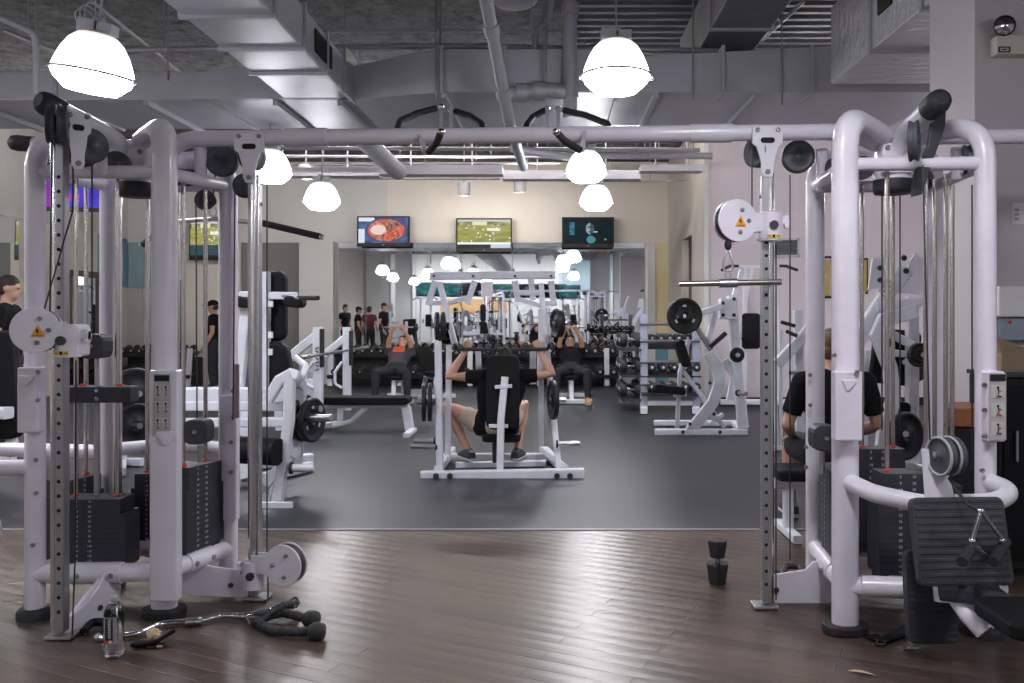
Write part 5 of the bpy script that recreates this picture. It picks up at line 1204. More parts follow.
for x, lab, y in ((bx1, 'curl bar held up by the person in the grey shirt', 13.93), (bx2, 'curl bar held up by the person in black on a bench', 13.93)):
    EZ = thing('curl_bar', lab, 'barbell', (x, y, 1.2))
    pts = [(x - .34, y, 1.19), (x - .16, y, 1.19), (x - .10, y, 1.22), (x - .03, y, 1.19), (x + .03, y, 1.19), (x + .10, y, 1.22), (x + .16, y, 1.19), (x + .34, y, 1.19)]
    MB().tube(pts, .013, 10).build('bar', STEEL, EZ)
    for s in (-1, 1): MB().lathe([(.0, 0), (.06, 0), (.06, .05), (0, .05)], (x + s * .26, y, 1.19), (s, 0, 0), 18, cap=False).build('end_weight', IRON, EZ)

def standing(x, Y, H, face, label, mats, cap=None, hold=False, vox=.013):
    k = H / 1.75; f = V((face[0], face[1], 0)).normalized(); s = V((f.y, -f.x, 0))   # s = person's right
    q = lambda a, b, z: V((x, Y, 0)) + s * a * k + f * b * k + V((0, 0, z * k))
    J = dict(pel=q(0, 0, .95), chest=q(0, .0, 1.27), neck=q(0, -.01, 1.47), head=q(0, .02, 1.62), shL=q(-.19, -.01, 1.41), elL=q(-.25, -.03, 1.13), wrL=q(-.24, .10, .90), shR=q(.19, -.01, 1.41), elR=q(.25, -.03, 1.13), wrR=q(.24, .10, .90),
             hipL=q(-.095, 0, .90), knL=q(-.11, .02, .49), anL=q(-.12, -.02, .09), hipR=q(.095, 0, .90), knR=q(.11, .02, .49), anR=q(.12, -.02, .09))
    if hold: J['wrL'] = q(-.12, .20, 1.05); J['wrR'] = q(.12, .22, 1.02)
    return figure('person', label, J, (f.x, f.y, -.12), f, mats, vox=vox, cap=cap, palms={'L': s, 'R': -s, 'tL': 1, 'tR': -1})
standing(-5.17, 8.2, 1.77, (1, .25), 'man in black t-shirt standing in profile beyond the first tower', (SKIN, BLACKT, NAVY, HAIR, SHOE))
CAPM = standing(-6.1, 15.6, 1.66, (-1, -.15), 'person in black t-shirt and black cap, standing far off between the tower rods', (SKIN2, BLACKT, NAVY, HAIR, SHOE), cap=BLACKT)
dup(CAPM, (-6.15, 7.4, CAPM.location.z), math.radians(150), 'person in black cap reflected in the mirror by the pilaster, looking down')
a = standing(-6.72, 6.75, 1.74, (1, .5), 'young man in black reflected in the mirror behind the capped person', (SKIN, BLACKT, NAVY, HAIR, SHOE))
standing(-5.75, 7.6, 1.66, (.2, -1), 'person in maroon t-shirt reflected from behind in the mirror', (SKIN, MAROON, NAVY, HAIR, SHOE))
# person seated behind the second tower, back to the camera
x, Y = 1.79, 5.42
J = dict(pel=(x, Y, .55), chest=(x, Y + .02, .80), neck=(x, Y + .02, 1.03), head=(x, Y + .07, 1.17), shL=(x - .20, Y, .965), elL=(x - .285, Y + .03, .70), wrL=(x - .20, Y + .24, .60), shR=(x + .20, Y, .965), elR=(x + .285, Y + .03, .70), wrR=(x + .20, Y + .24, .60),
         hipL=(x - .09, Y + .02, .52), knL=(x - .15, Y + .45, .52), anL=(x - .13, Y + .52, .10), hipR=(x + .09, Y + .02, .52), knR=(x + .15, Y + .45, .52), anR=(x + .15, Y + .52, .10))
figure('person', 'person in black t-shirt sitting behind the second cable tower', J, (.1, 1, -.1), (0, 1, 0), (SKIN, BLACKT, NAVY, mat('light_brown_hair', (.13, .075, .04), .6, bump=.3), SHOE), sleeve=.75, leglen=.8, vox=.011, palms={'L': (0, 0, -1), 'R': (0, 0, -1), 'tL': 1, 'tR': -1}, eyes=False)
fbn = thing('flat_bench', 'flat black bench with white frame under the person behind the second tower', 'bench', (1.85, 5.42, 0))
MB().prism(rrect(.95, .30, .05, 4), (1.88, 5.42, .40), (1, 0, 0), (0, 1, 0), .07).build('bench_pad', VINYL, fbn, bevel=.015)
beam('bench_frame', [(1.42, 5.42, .33), (2.35, 5.42, .33)], .06, .07, fbn, up=(0, 0, 1))
for xx in (1.5, 2.28): beam('bench_leg', [(xx, 5.42, .31), (xx, 5.42, .05)], .06, .06, fbn); beam('bench_foot', [(xx, 5.2, .03), (xx, 5.64, .03)], .06, .05, fbn, up=(0, 0, 1))
# ------------------------------------------------------------------ screens
def screen_mat(name, strength):
    m, nt, b = node_mat(name); N, L = nt.nodes, nt.links
    a = N.new('ShaderNodeAttribute'); a.attribute_name = 'picture'
    b.inputs['Base Color'].default_value = (.01, .01, .01, 1); b.inputs['Roughness'].default_value = .4; b.inputs['Specular IOR Level'].default_value = .04
    L.new(a.outputs['Color'], b.inputs['Emission Color']); b.inputs['Emission Strength'].default_value = strength
    return m
SCRM = screen_mat('lit_screen', 1.0)
def hsh(i, j, k=0): 
    x = math.sin(i * 12.9898 + j * 78.233 + k * 37.7) * 43758.5453; return x - math.floor(x)
def vn(x, y, k=0):
    i, j = math.floor(x), math.floor(y); fx, fy = x - i, y - j; fx = fx*fx*(3-2*fx); fy = fy*fy*(3-2*fy)
    return (hsh(i, j, k)*(1-fx) + hsh(i+1, j, k)*fx)*(1-fy) + (hsh(i, j+1, k)*(1-fx) + hsh(i+1, j+1, k)*fx)*fy
mixc = lambda a, b, t: tuple(a[i] * (1 - t) + b[i] * t for i in range(3))
def pic_food(u, v):      # round dish of red shellfish on a blue table
    d = math.hypot((u - .56) / .43, (v - .50) / .50)
    if d < .86:
        n = vn(u * 16, v * 9, 1); w = vn(u * 30 + 9, v * 17, 2)
        c = mixc((.62, .05, .025), (.85, .30, .18), w) if n > .38 else mixc((.14, .02, .015), (.8, .6, .5), w * .5)
        if math.hypot((u - .40) / .16, (v - .52) / .2) < 1: c = mixc(c, (.95, .88, .84), .75)
        return c
    if d < 1.0: return (.10, .10, .22)
    if u < .12 and v < .55: return (.75, .85, .95)
    if v > .86 and u < .32: return (.8, .9, 1)
    return mixc((.02, .03, .14), (.12, .2, .45), vn(u * 9, v * 6, 3))
def pic_field(u, v):     # sunny green sports field with a caption strip
    if v < .13: return (.02, .02, .025) if u < .62 else (.55, .6, .7)
    if v < .20: return (.85, .86, .88)
    if v > .93: return (.55, .58, .52)
    if v > .80: return mixc((.06, .10, .03), (.55, .55, .35), vn(u * 14, v * 14, 4)) if u < .28 or u > .55 else (.7, .72, .5)
    c = mixc((.22, .23, .05), (.42, .40, .12), vn(u * 7, v * 16, 5))
    if .55 < u < .8 and .60 < v < .70: c = (.8, .82, .7)
    if hsh(int(u * 40), int(v * 22), 6) > .955: c = (.85, .85, .85)
    return c
def pic_face(u, v):      # dark blue-green scene, lit face of a man at the middle
    d = math.hypot((u - .54) / .085, (v - .60) / .22)
    if d < 1: 
        c = (.30, .38, .42) if u < .545 else (.07, .11, .13)
        if abs(v - .66) < .03 and abs(u - .54) < .06: c = mixc(c, (.02, .03, .04), .7)
        if abs(v - .47) < .018 and abs(u - .545) < .035: c = (.03, .04, .05)
        return c
    if math.hypot((u - .56) / .09, (v - .17) / .15) < 1: return (.06, .26, .32)
    if .6 < u < .7 and .44 < v < .50: return (.35, .6, .65)
    if .13 < u < .22 and .35 < v < .85: return (.02, .13, .20) if vn(u*20, v*12) > .4 else (.05, .22, .30)
    if abs(u - .86) < .02 and abs(v - .17) < .03: return (.25, .5, .55)
    return mixc((.002, .005, .007), (.005, .018, .025), vn(u * 5, v * 4, 7))
def pic_purple(u, v):
    if u < .36: return mixc((.30, .02, .42), (.16, .02, .30), v) if u < .2 or v < .45 else (.02, .14, .2)
    if .46 < u < .62 and .25 < v < .5: return (.35, .02, .45)
    return mixc((.035, .02, .38), (.07, .05, .62), vn(u * 6, v * 4, 8))
def pic_teal(u, v): return mixc((.01, .12, .14), (.1, .45, .45), vn(u * 5, v * 4, 9) ** 2)
def pic_off(u, v): return (.004, .006, .010)
def tv(c, w, h, label, pic, rz=0.0, rx=0.0, depth=.09, mount=.25, gain=1.0, nx=72, bz=.03, flip=False):
    c = V(c); r = thing('wall_television', label, 'television', c)
    R3 = Euler((rx, 0, rz)).to_matrix(); ux, uz, n = R3 @ V((1, 0, 0)), R3 @ V((0, 0, 1)), R3 @ V((0, -1, 0))
    if flip: ux, n = -ux, -n
    m = MB(); m.prism(rrect(w, h, .02, 2), c - n * depth / 2, ux, uz, depth * .5); m.prism(rrect(w * .7, h * .65, .03, 2), c - n * depth * .9, ux, uz, depth * .6)
    cs = m.build('casing', PLAST, r, bevel=.006)
    b = MB(); lo = h * .115
    for p, q in (((-w/2, -h/2), (w/2, -h/2 + lo)), ((-w/2, h/2 - bz), (w/2, h/2)), ((-w/2, -h/2 + lo), (-w/2 + bz, h/2 - bz)), ((w/2 - bz, -h/2 + lo), (w/2, h/2 - bz))):
        b.prism([p, (q[0], p[1]), q, (p[0], q[1])], c - n * depth * .12, ux, uz, depth * .3)
    b.build('bezel', mat('glossy_black_bezel', (.01, .01, .012), .55) if 'glossy_black_bezel' not in MAT else MAT['glossy_black_bezel'], r)
    ny = int(nx * .56); vs = []; cols = []
    sw, sh = w - 2 * bz, h - bz - lo
    fs = []
    for j in range(ny + 1):
        for i in range(nx + 1): vs.append(c + n * .002 + ux * (-sw / 2 + sw * i / nx) + uz * (-h / 2 + lo + sh * j / ny))
    for j in range(ny):
        for i in range(nx):
            k = j * (nx + 1) + i; fs.append((k, k + 1, k + nx + 2, k + nx + 1)); cols.append(pic((i + .5) / nx, (j + .5) / ny))
    s = MB().add(vs, fs); o = s.build('screen', SCRM, r)
    at = o.data.attributes.new('picture', 'FLOAT_COLOR', 'FACE'); flat = []
    for cc in cols: flat += [x * gain for x in cc] + [1]
    at.data.foreach_set('color', flat)
    k = MB(); k.box(c - n * (depth + mount / 2), (.10, mount + .05, .10), R3); k.box(c - n * (depth + mount * .95), (.3, .03, .3), R3); k.build('wall_bracket', PLAST, r)
    MB().prism(stadium(.05, .008), c - n * (depth * .0) - uz * (h/2 - lo*.45) + n*.004, ux, uz, .002).build('power_mark', PIPE, r)
    return r
TVY = 17.25
sc_ = TVY / FPX
for x0, x1, y0, y1, lab, pic, g in ((357, 409.5, 216, 246.5, 'wall screen showing a round dish of red shellfish', pic_food, .85), (456, 512, 218, 252, 'wall screen showing a sunny green field', pic_field, 1.0), (562, 614, 217, 247.5, 'wall screen showing a dim face in blue-green light', pic_face, .9)):
    c = P((x0 + x1) / 2, (y0 + y1) / 2, TVY); tv(c, (x1 - x0) * sc_, (y1 - y0) * sc_, lab, pic, rx=math.radians(-3), mount=.12, gain=g)
c = P(72, 194.5, 12.9); tv(c, .93, .50, 'tilted hanging screen glowing purple and blue above the side wall door', pic_purple, rz=math.radians(14), rx=math.radians(-4), mount=.06, depth=.08)
MB_ = MB().cyl(c + V((.1, .12, .2)), (c.x + .1, c.y + .12, ZC), .025); tag(MB_.build('screen_pole', CONDUIT, loc=(c.x, c.y + .12, ZC)), 'ceiling pole holding the purple screen', 'pole')
tv(P(79, 241, 16.4), .40, .60, 'small dark blue screen standing in for a reflected television under the purple one', lambda u, v: mixc((.01, .03, .05), (.03, .10, .14), vn(u*4, v*4)), rz=math.radians(40), mount=.05)  # emissive picture stands in for a television's reflection
tv(P(208, 240, 17.2), .75, .80, 'green and white picture on the pale pilaster standing in for a reflected screen', lambda u, v: (.03, .07, .09) if v < .3 else pic_field(u, v), rx=math.radians(-3), mount=.1, bz=.02)  # reflected field picture built as an added screen
# screens on the wall behind the camera, seen in the mirrors
for i, (x, z, pic, l) in enumerate(((-5.9, 2.62, pic_teal, 'teal screen'), (-4.9, 2.6, pic_teal, 'second teal screen'), (-3.75, 2.62, pic_off, 'dark screen'), (-2.2, 2.55, pic_teal, 'third teal screen'), (-1.1, 2.55, pic_face, 'blue-green screen'), (.2, 2.55, pic_off, 'second dark screen'), (.9, 2.5, pic_teal, 'fourth teal screen'))):
    tv((x, -6.6, z), 1.15, .68, l + ' of the row reflected in the far mirror', pic, flip=True, mount=.1, nx=24, gain=.6)
# ------------------------------------------------------------------ things on the wooden floor
GLASS, _nt, _b = node_mat('clear_bottle_plastic'); _b.inputs['Base Color'].default_value = (.93, .96, .97, 1); _b.inputs['Transmission Weight'].default_value = 1; _b.inputs['Roughness'].default_value = .05; _b.inputs['IOR'].default_value = 1.33
SLABEL = mat('silver_grey_label', (.30, .30, .33), .35)
BLABEL = mat('black_bottle_label', (.015, .015, .02), .4); CAPM_ = mat('grey_bottle_cap', (.35, .35, .37), .4)
bp_ = G(114, 656); bh = .245; br = .039
WB = thing('water_bottle', 'clear water bottle with black label on the wooden floor', 'bottle', bp_)
MB().lathe([(0, .004), (br * .75, 0), (br * .97, .008), (br, .02), (br, .06), (br * .97, .064), (br, .068), (br, .165), (br * .98, .178), (br * .86, .198), (br * .5, .218), (.013, .228), (.013, .232), (0, .232)], bp_, n=28, cap=False).build('bottle_body', GLASS, WB)
MB().lathe([(.0145, .222), (.0155, .226), (.0155, .243), (.013, .246), (0, .246)], bp_, n=20, cap=False).build('bottle_cap', CAPM_, WB)
lb = MB(); vs = []; fs = []
for i in range(15):
    a = -PI / 2 + (i - 7) * .105
    for z in (.062, .170): vs.append(bp_ + V(((br + .0008) * math.cos(a), (br + .0008) * math.sin(a), z)))
fs = [(2*i, 2*i + 2, 2*i + 3, 2*i + 1) for i in range(14)]
lb.add(vs, fs, True); lo_ = lb.build('label_band', SLABEL, WB)
bk = MB(); vs = []
for i in range(7):
    a = -PI / 2 + (i - 3.4) * .14
    for z in (.066, .166): vs.append(bp_ + V(((br + .0016) * math.cos(a), (br + .0016) * math.sin(a), z)))
bk.add(vs, [(2*i, 2*i + 2, 2*i + 3, 2*i + 1) for i in range(6)], True); bk.build('label_panel', BLABEL, lo_)
t = MB().mi(0); f = V((0, -1, 0)); o = bp_ + V((0, -br - .0022, .125))
t.text('essentia', o, (0, 0, 1), (-1, 0, 0), .0245)
t.mi(1).prism([(-.016, -.006), (.016, -.006), (.016, .006), (-.016, .006)], bp_ + V((-.004, -br - .0016, .072)), (1, 0, 0), (0, 0, 1), .001)
t.mi(0).prism([(-.002, -.008), (.002, -.008), (.002, -.002), (.008, -.002), (.008, .002), (.002, .002), (.002, .008), (-.002, .008), (-.002, .002), (-.008, .002), (-.008, -.002), (-.002, -.002)], bp_ + V((.006, -br - .0024, .072)), (1, 0, 0), (0, 0, 1), .001)
t.build('lettering', [WHITEP, RED], lo_)
MB().lathe([(0, .010), (br * .9, .010), (br * .93, .02), (br * .93, .19), (0, .19)], bp_, n=24, cap=False).build('water', GLASS, WB)
# curl bar attachment
CB = thing('curl_bar_attachment', 'bent steel curl bar lying on the floor behind the bottle', 'cable attachment', G(190, 628))
pts = [G(98, 637, .02), G(108, 638, .02), G(140, 633, .02), G(160, 624, .02), G(176, 622, .02), G(196, 622, .02), G(222, 615, .02), G(246, 616, .02), G(270, 609, .02), G(284, 608, .02)]
MB().tube(fillet(pts, .05), .0135, 14).build('bar', CHROME, CB)
d = (G(200, 622, .02) - G(186, 622, .02)).normalized()
MB().cyl(G(186, 622, .02), G(202, 621, .02), .019, n=14).build('knurled_sleeve', STEEL, CB); MB().tube([G(192, 618, .035), G(195, 618, .05), G(198, 618, .035), G(195, 622, .025)], .004, 8, closed=True).build('eyelet', STEEL, CB)
for a, b in ((G(97, 637, .02), G(101, 637.3, .02)), (G(282, 608, .02), G(287, 607.7, .02))): MB().cyl(a, b, .017, n=12).build('end_cap', STEEL, CB)
# rope attachment
RP = thing('tricep_rope', 'black tricep rope with knobbed ends coiled on the floor beside the low pulley', 'cable attachment', G(285, 628))
def rope(pts, r, name='rope_strand'):
    pp = fillet(pts, .08, 6)
    L_ = []
    for a, b in zip(pp[:-1], pp[1:]):
        k = max(1, int((b - a).length / .012)); L_ += [a.lerp(b, i / k) for i in range(k)]
    L_.append(pp[-1]); rad = [r * (1 + .09 * math.sin(i * 1.4)) for i in range(len(L_))]
    return MB().tube(L_, rad, 12).build(name, RUBBER, RP)
rope([G(254, 622, .02), G(275, 631, .025), G(300, 632, .028), G(316, 631, .032)], .020); rope([G(262, 618, .03), G(282, 612, .035), G(300, 617, .04), G(311, 619, .04)], .020)
rope([G(256, 625, .025), G(268, 614, .05), G(283, 606, .06), G(296, 604, .05)], .018)
for a, b in ((G(311, 631, .036), G(326, 632, .036)), (G(306, 618.5, .04), G(318, 620, .04))):
    d = (b - a).normalized(); MB().lathe([(0, -.01), (.024, -.008), (.037, .01), (.039, .035), (.034, .055), (.0, .062)], a, d, 18, cap=False).build('end_knob', RUBBER, RP)
MB().tube(fillet([G(284, 606, .05), G(296, 596, .06), G(299, 603, .05), G(293, 608, .05)], .02), .006, 8).build('steel_loop', CABLE, RP)
MB().tube([G(246, 618, .012), G(250, 623, .012), G(256, 622, .014), G(254, 617, .014)], .005, 8, closed=True).build('clip_ring', STEEL, RP)
# black pouch with crumpled tissue
PO = thing('strap_pouch', 'small flat black strap pouch on the floor between bottle and curl bar', 'pouch', G(152, 648))
o = G(151, 645); th = .25
MB().sweep([o + V((-.065, -.02, .012)), o + V((0, -.012, .014)), o + V((.035, .0, .022)), o + V((.088, .03, .052))], stadium(.075, .014), up=(0, .2, 1)).build('strap_body', VINYL, PO)
MB().tube(fillet([o + V((.0, -.04, .006)), o + V((.055, -.035, .006)), o + V((.06, -.01, .008)), o + V((.0, -.01, .008))], .02), .006, 8, closed=False).build('strap_edge', RUBBER, PO)
MB().sph(o + V((.055, -.045, .01)), (.014, .008, .008), 10).build('metal_snap', STEEL, PO)
TI = MB(); random.seed(3); cc = o + V((.008, .005, .045)); TI.sph(cc, (.027, .022, .024), 14)
TI.v = [cc + (p - cc) * (1 + .45 * (hsh(int((p.x - cc.x) * 400), int((p.z - cc.z) * 400), int((p.y - cc.y) * 300)) - .4)) for p in TI.v]; TI.sm = [False] * len(TI.sm)
tag(TI.build('crumpled_tissue', mat('beige_tissue', (.72, .55, .38), .9), loc=cc - V((0, 0, .02))), 'crumpled beige tissue resting on the black strap pouch', 'tissue')
# dark strap on floor behind the bottle
AS = thing('ankle_strap', 'black cuff strap on the floor under the base rail behind the bottle', 'cable attachment', G(95, 632))
MB().tube(fillet([G(84, 632, .02), G(92, 622, .03), G(104, 622, .03), G(110, 632, .02), G(100, 637, .02)], .05), .018, 10).build('cuff', VINYL, AS); MB().tube([G(86, 634, .01), G(80, 630, .02), G(84, 627, .03), G(90, 630, .02)], .005, 8, closed=True).build('ring', STEEL, AS)
# standing dumbbell
sd = G(717.5, 583); SDB = thing('hex_dumbbell', 'black dumbbell standing on end on the wooden floor', 'dumbbell', sd)
k6 = [2*PI*i/6 + .3 for i in range(6)]
def hexh(z0, z1, r0, r1, name):
    ring = lambda z, r: [sd + V((r * math.cos(a), r * math.sin(a), z)) for a in k6]
    MB().loft([ring(z0, r0 * .93), ring(z0 + .008, r0), ring(z1 - .008, r1), ring(z1, r1 * .92)], smooth=False).build(name, RUBBER, SDB, bevel=.003)
hexh(0, .105, .049, .063, 'weight_head'); hexh(.135, .225, .043, .056, 'weight_head')
MB().tube([sd + V((0, 0, .09)), sd + V((0, 0, .114)), sd + V((0, 0, .137))], [.013, .016, .013], 12).build('grip', STEEL, SDB)
tg = MB().tube(fillet([sd + V((-.01, -.056, .23)), sd + V((-.004, -.066, .12)), sd + V((.0, -.060, .02))], .02), .0028, 6).build('hanging_cord', CABLE, SDB)
# wood shaving
LF = MB(); o = G(862, 674); LF.loft([[o + V((-.045 + .022 * i, .02 - .011 * i + .012 * s * math.sin(PI * (i + .3) / 4.6), .004 + .006 * math.sin(PI * i / 4) + .002 * k_)) for s, k_ in ((-1, 0), (1, 0), (1, 1), (-1, 1))] for i in range(5)])
tag(LF.build('dry_leaf', mat('dry_tan_leaf', (.50, .38, .26), .7), loc=o), 'small dry tan leaf lying on the wooden floor near the front edge', 'leaf')
# D handle lying behind the upright
DH = thing('stirrup_handle', 'black stirrup handle lying on the floor behind the holed upright', 'cable attachment', G(790, 578))
MB().tube(fillet([G(782, 578, .03), G(786, 566, .05), G(800, 566, .05), G(803, 578, .03)], .04), .016, 10).build('strap_loop', RUBBER, DH); MB().cyl(G(772, 573, .03), G(786, 575, .03), .018, n=12).build('grip', RUBBER, DH); MB().tube([G(800, 577, .02) + V((.03 * math.cos(a), .03 * math.sin(a), 0)) for a in [2*PI*i/16 for i in range(16)]], .012, 8, closed=True).build('ring', RUBBER, DH)
# floor cuff near second tower post
FC = thing('floor_strap', 'black strap lying on the floor against the front post of the second tower', 'strap', G(890, 635))
MB().sweep([G(872, 636, .012), G(882, 640, .016), G(898, 634, .014), G(910, 628, .012)], stadium(.07, .018), up=(0, 0, 1)).build('strap_band', VINYL, FC); MB().tube([G(876, 644, .012), G(884, 645, .014), G(886, 640, .02), G(878, 638, .02)], .006, 8, closed=True).build('buckle', RUBBER, FC)
# ------------------------------------------------------------------ fittings on the near wall
WY = 4.9
EL = thing('emergency_light', 'beige emergency light box with one round lamp head on the near wall', 'emergency light', P(1012, 45, WY))
MB().prism(rrect(.24, .105, .008, 2), P(1014, 47, WY - .04), (1, 0, 0), (0, 0, 1), .09).build('battery_box', mat('beige_plastic', (.60, .57, .52), .45), EL, bevel=.006)
lp = P(1003, 27, WY - .06); MB().lathe([(0, -.03), (.03, -.02), (.052, .01), (.058, .035), (.055, .042)], lp, (-.25, -1, -.1), 24, cap=False).build('lamp_head', PLAST, EL)
MB().lathe([(.054, .036), (.03, .052), (0, .058)], lp, (-.25, -1, -.1), 24, cap=False).build('lamp_lens', CHROME, EL)
MB().cyl(P(1005, 36, WY - .05), P(1005, 41, WY - .05), .01).build('swivel', PLAST, EL)
MB().mi(0).prism(rrect(.065, .032, .004, 1), P(1004.5, 49.5, WY - .088), (1, 0, 0), (0, 0, 1), .006).mi(1).prism(rrect(.05, .020, .004, 1), P(1004.5, 49.5, WY - .092), (1, 0, 0), (0, 0, 1), .002).mi(0).box(P(1004.5, 49.5, WY - .094), (.02, .002, .006)).build('test_switch', [DARK, PAPER], EL)
LS = thing('light_switch', 'pale double light switch plate on the near wall', 'light switch', P(1018, 214, WY))
MB().prism(rrect(.085, .125, .006, 2), P(1019, 214, WY - .032 + .03), (1, 0, 0), (0, 0, 1), .012).build('switch_plate', WHITEP, LS, bevel=.003)
for i in range(3): MB().box(P(1016.5 + (i % 1) * 6, 210 + i * 4.5, WY - .012), (.022, .012, .016)).build('toggle', PAPER, LS)
WBX = thing('wall_dispenser', 'white wall box with blue-grey underside panel at the right edge', 'dispenser', P(1016, 302, WY))
a, b = P(999, 286, WY - .10), P(1060, 317, WY); MB().bb(a, b).build('housing', WHITEP, WBX, bevel=.012)
a, b = P(999.5, 317.5, WY - .06), P(1060, 340, WY); MB().bb(a, b).build('lower_panel', mat('blue_grey_steel', (.30, .36, .45), .3, .4), WBX, bevel=.004)
MB().cyl(P(1010, 322, WY - .06), P(1010, 322, WY - .07), .010, n=12).build('red_button', RED, WBX)
CAB = thing('black_cabinet', 'tall black cabinet standing against the near wall at the right edge', 'cabinet', (2.9, 4.7, 0))
x0_ = P(999, 0, 4.55).x
MB().bb((x0_, 4.55, .04), (3.6, 4.88, 1.06)).build('cabinet_body', DARK, CAB, bevel=.01); MB().bb((x0_ - .01, 4.53, 1.06), (3.6, 4.89, 1.085)).build('cabinet_top', PLAST, CAB, bevel=.004); MB().bb((x0_ + .03, 4.58, 0), (3.5, 4.86, .04)).build('plinth', DARK, CAB)
MB().bb((x0_ + .02, 4.535, .10), (x0_ + .55, 4.552, 1.02)).build('cabinet_door', VINYL, CAB, bevel=.004); MB().cyl((x0_ + .08, 4.52, .62), (x0_ + .08, 4.52, .78), .008, n=10).build('door_handle', STEEL, CAB)
BG = thing('brown_paper_bags', 'crumpled brown paper bag on top of the black cabinet', 'bag', P(1015, 372, 4.7))
m = MB(); o = V((P(1016, 0, 4.7).x, 4.7, 1.085)); m.loft([[o + V((-.13, -.09, 0)), o + V((.35, -.09, 0)), o + V((.35, .1, 0)), o + V((-.13, .1, 0))], [o + V((-.11, -.06, .10)), o + V((.30, -.07, .12)), o + V((.33, .07, .12)), o + V((-.10, .05, .09))], [o + V((-.12, -.01, .19)), o + V((.02, -.02, .13)), o + V((.03, .02, .13)), o + V((-.12, .02, .19))]], smooth=False)
m.build('bag_body', mat('brown_kraft_paper', (.26, .18, .12), .8, bump=.4, bscale=14), BG, bevel=.006)
BG.name = 'paper_bag'
# reddish wooden stool top seen between the rods
ST = thing('plyometric_box', 'reddish brown box seen low between the rods of the second tower', 'box', (2.18, 4.72, 0))
MB().bb((P(938, 0, 4.7).x, 4.55, .0), (P(980, 0, 4.7).x, 4.85, .80)).build('box_body', DARK, ST, bevel=.01); MB().bb((P(937, 0, 4.7).x, 4.53, .80), (P(981, 0, 4.7).x, 4.87, .90)).build('box_lid', mat('reddish_wood', (.28, .10, .045), .5, noise=.15), ST, bevel=.008)
# ------------------------------------------------------------------ equipment behind the camera (reflected in the far mirrors)
for i, (src, x, y, rz, lab) in enumerate(((RM, -3.4, -2.2, 2.6, 'row machine reflected in the mirror, beside the pillar'), (OB, -1.8, -2.4, .4, 'bench press reflected in the mirror under the orange panel'), (CP, -.2, -3.2, 3.0, 'press machine reflected in the mirror at the orange panel\'s end'), (KT, 1.0, -2.5, 3.1, 'pull-up tower reflected in the mirror under the teal panel'), (BR, -4.6, -3.6, 3.14, 'white dumbbell rack reflected in the mirror behind the standing trio'), (LP, -2.8, -4.0, 3.3, 'angular plate machine reflected in the mirror'), (KT, -5.0, -1.2, 3.3, 'pull-up tower reflected in the mirror above the capped person'), (RM, 2.2, -3.4, 3.5, 'row machine reflected in the mirror near the lavender pillar'), (IB3, -.5, -.7, 2.9, 'empty incline bench reflected in the mirror'), (LP, .6, -4.3, 2.6, 'angular plate machine reflected in the mirror at the teal panel'),
    (CP, -4.2, -5.8, 2.2, 'press machine reflected at the back, under the dark screen'), (RM, -1.2, -5.6, .6, 'row machine reflected at the back, under the orange panel'), (KT, -2.4, -6.0, 0, 'pull-up tower reflected at the back, against the orange panel'), (OB, .8, -5.8, 1.2, 'bench press reflected at the back, under the teal screens'), (CP, 2.6, -5.4, .9, 'press machine reflected at the back beside the lavender pillar'), (BR, -.2, -6.9, .1, 'white rack reflected at the back wall'), (BR, -3.3, -7.2, -.1, 'white rack reflected at the back wall under the orange panel'), (LP, -7.3, -3.4, 1.0, 'angular machine reflected at the back near the pillars'))):
    dup(src, (x, y, src.location.z if src.location.z > .001 else 0), rz, lab)
# ------------------------------------------------------------------ lamps' light
def spot(p, tgt, watts, ang=150, col=(1, .95, .88), size=.08, blend=1.0):
    l = bpy.data.lights.new('can_spot', 'SPOT'); l.energy = watts; l.spot_size = math.radians(ang); l.spot_blend = blend; l.color = col; l.shadow_soft_size = size
    o = bpy.data.objects.new('can_spot', l); COL.objects.link(o); o.location = V(p); d = V(tgt) - V(p); o.rotation_euler = d.to_track_quat('-Z', 'Y').to_euler(); return o
for x, y, D in ((464, 189, 15.5), (520, 186, 15.5), (690, 186, 15.5), (306, 172, 14)):
    p = P(x, y, D) - V((0, 0, .125)); spot(p, (p.x, YB, 2.4), 110)

for i, x in enumerate((-6.8, -4.3, -1.8, .7, 3.2)):  # unseen fittings added to brighten the back wall in the mirrors
    r = thing('can_light', 'white can light added behind the camera to brighten the back wall', 'lamp', (x, -6.4, 3.5), 'added white can lights at the back')
    MB().cyl((x, -6.4, 3.6), (x, -6.4, 3.38), .12, .11, 24).build('can_body', WHITEP, r); MB().cyl((x, -6.4, 3.6), (x, -6.4, ZC), .015).build('can_stem', PIPE, r)
    spot((x, -6.4, 3.37), (x, YBACK, 2.2), 520, 160, (.95, .96, 1))

for p in spots:
    l = bpy.data.lights.new('bulb_light', 'SPOT'); l.energy = 70; l.spot_size = math.radians(168); l.spot_blend = .4; l.color = (.95, .95, 1.0); l.shadow_soft_size = .16
    o = bpy.data.objects.new('bulb_light', l); COL.objects.link(o); o.location = (p[0], p[1], p[2] - .13)

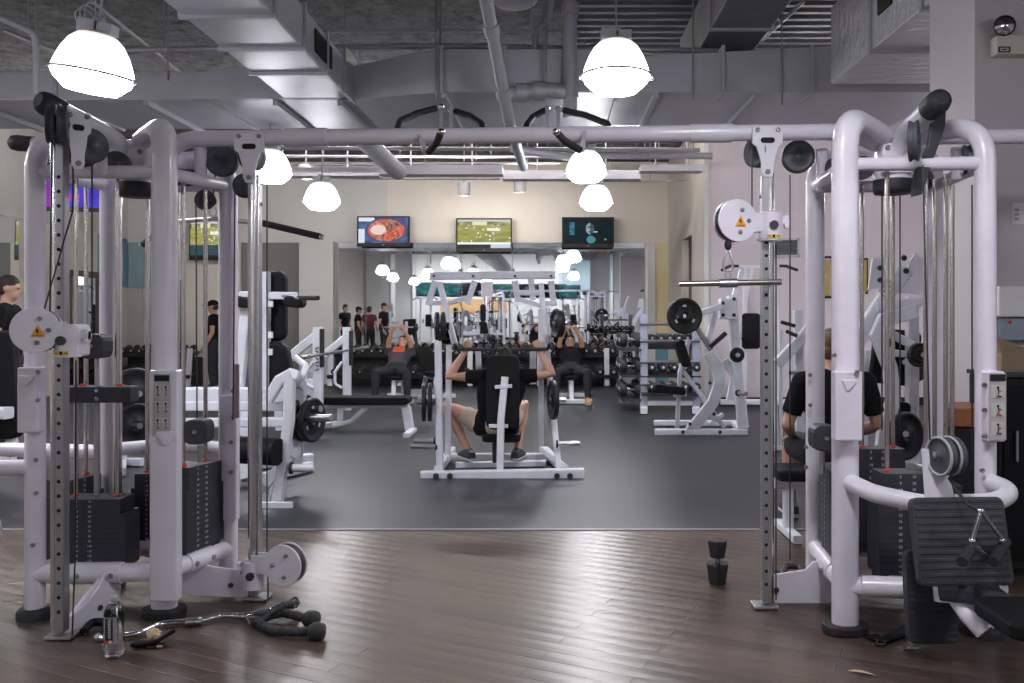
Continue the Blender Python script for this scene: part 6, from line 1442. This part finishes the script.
STRIP = mat('added_strip_glow', (.9, .9, .9), .4, emit=(1, .95, .88), estr=55.0)  # glow tubes added out of sight to brighten the far walls
for x0, x1, y, D, lab in ((385, 500, 171, 13.0, 'strip light lying in the deep cable tray'), (508, 636, 176, 14.0, 'strip light lying in the slimmer cable tray'), (255, 375, 173, 13.5, 'strip light lying in the narrow cable tray')):
    a, b = P(x0, y, D), P(x1, y, D); r = thing('added_strip_light', lab + ', added to brighten the far wall', 'lamp', (a + b) / 2)
    MB().cyl(a + V((0, .07, .03)), b + V((0, .07, .03)), .02, n=10).build('glow_tube', STRIP, r); MB().bb(a + V((0, .03, -.03)), b + V((0, .11, .005))).build('strip_base', WHITEP, r)

for a, b, lab in (((-4.6, 12.7, 4.34), (1.9, 12.7, 4.34), 'long unseen strip light added behind the cross duct to brighten the far wall'), ((-8.3, 12.0, 4.1), (-5.2, 12.0, 4.1), 'unseen strip light added behind the cross duct to brighten the side wall'), ((2.7, 10.4, 4.02), (5.2, 10.4, 4.02), 'unseen strip light added behind the cross duct to brighten the mauve wall')):  # added behind the duct only to light the walls beyond
    a, b = V(a), V(b); r = thing('added_strip_light', lab, 'lamp', (a + b) / 2)
    MB().cyl(a, b, .03, n=10).build('glow_tube', STRIP, r); MB().bb(a + V((0, -.05, .03)), b + V((0, .05, .07))).build('strip_base', WHITEP, r)
    for t in (.1, .9): q = a.lerp(b, t); MB().cyl((q.x, q.y, q.z + .07), (q.x, q.y, ZC), .006, n=6).build('hanger_wire', CONDUIT, r)

PD = thing('preacher_curl_bench', 'tall black machine pad on white frame at the very left edge', 'bench', (-4.55, 7.0, 0))
MB().prism(rrect(.42, .88, .05, 4), P(-8, 385, 7.0), (1, 0, .05), (-.05, 0, 1), .12).build('back_pad', VINYL, PD, bevel=.02)
beam('frame_post', [P(-14, 455, 7.1), P(-14, 340, 7.1)], .08, .08, PD); beam('frame_base', [G(-30, 460, .05), G(14, 460, .05)], .09, .08, PD, up=(0, 0, 1)); beam('frame_arm', [P(-20, 413, 6.8), P(9, 413, 6.8)], .13, .09, PD, up=(0, 0, 1))
beam('frame_stay', [P(14, 456, 7.0), P(4, 395, 7.1)], .08, .07, PD)
# ------------------------------------------------------------------ camera and output settings
cam = bpy.data.cameras.new('camera'); co = bpy.data.objects.new('camera', cam); COL.objects.link(co)
co.location = (0, 0, CAMH); co.rotation_euler = (PI / 2, 0, 0)
cam.sensor_width = 36; cam.lens = FPX / 1024 * 36
cam.shift_x = -(CX - 512) / 1024; cam.shift_y = (CY - 341.5) / 1024
cam.clip_start = .05; cam.clip_end = 100
SC.camera = co
w = bpy.data.worlds.new('room_air'); SC.world = w; w.use_nodes = True
w.node_tree.nodes['Background'].inputs[0].default_value = (.75, .8, 1, 1); w.node_tree.nodes['Background'].inputs[1].default_value = .02
SC.view_settings.view_transform = 'Standard'; SC.view_settings.look = 'None'; SC.view_settings.gamma = 1
SC.view_settings.use_curve_mapping = False
SC.view_settings.exposure = 0.07
SC.cycles.max_bounces = 8; SC.cycles.diffuse_bounces = 4; SC.cycles.glossy_bounces = 5; SC.cycles.transmission_bounces = 6
SC.cycles.sample_clamp_indirect = 6; SC.cycles.use_denoising = True
SC.cycles.caustics_reflective = False; SC.cycles.caustics_refractive = False
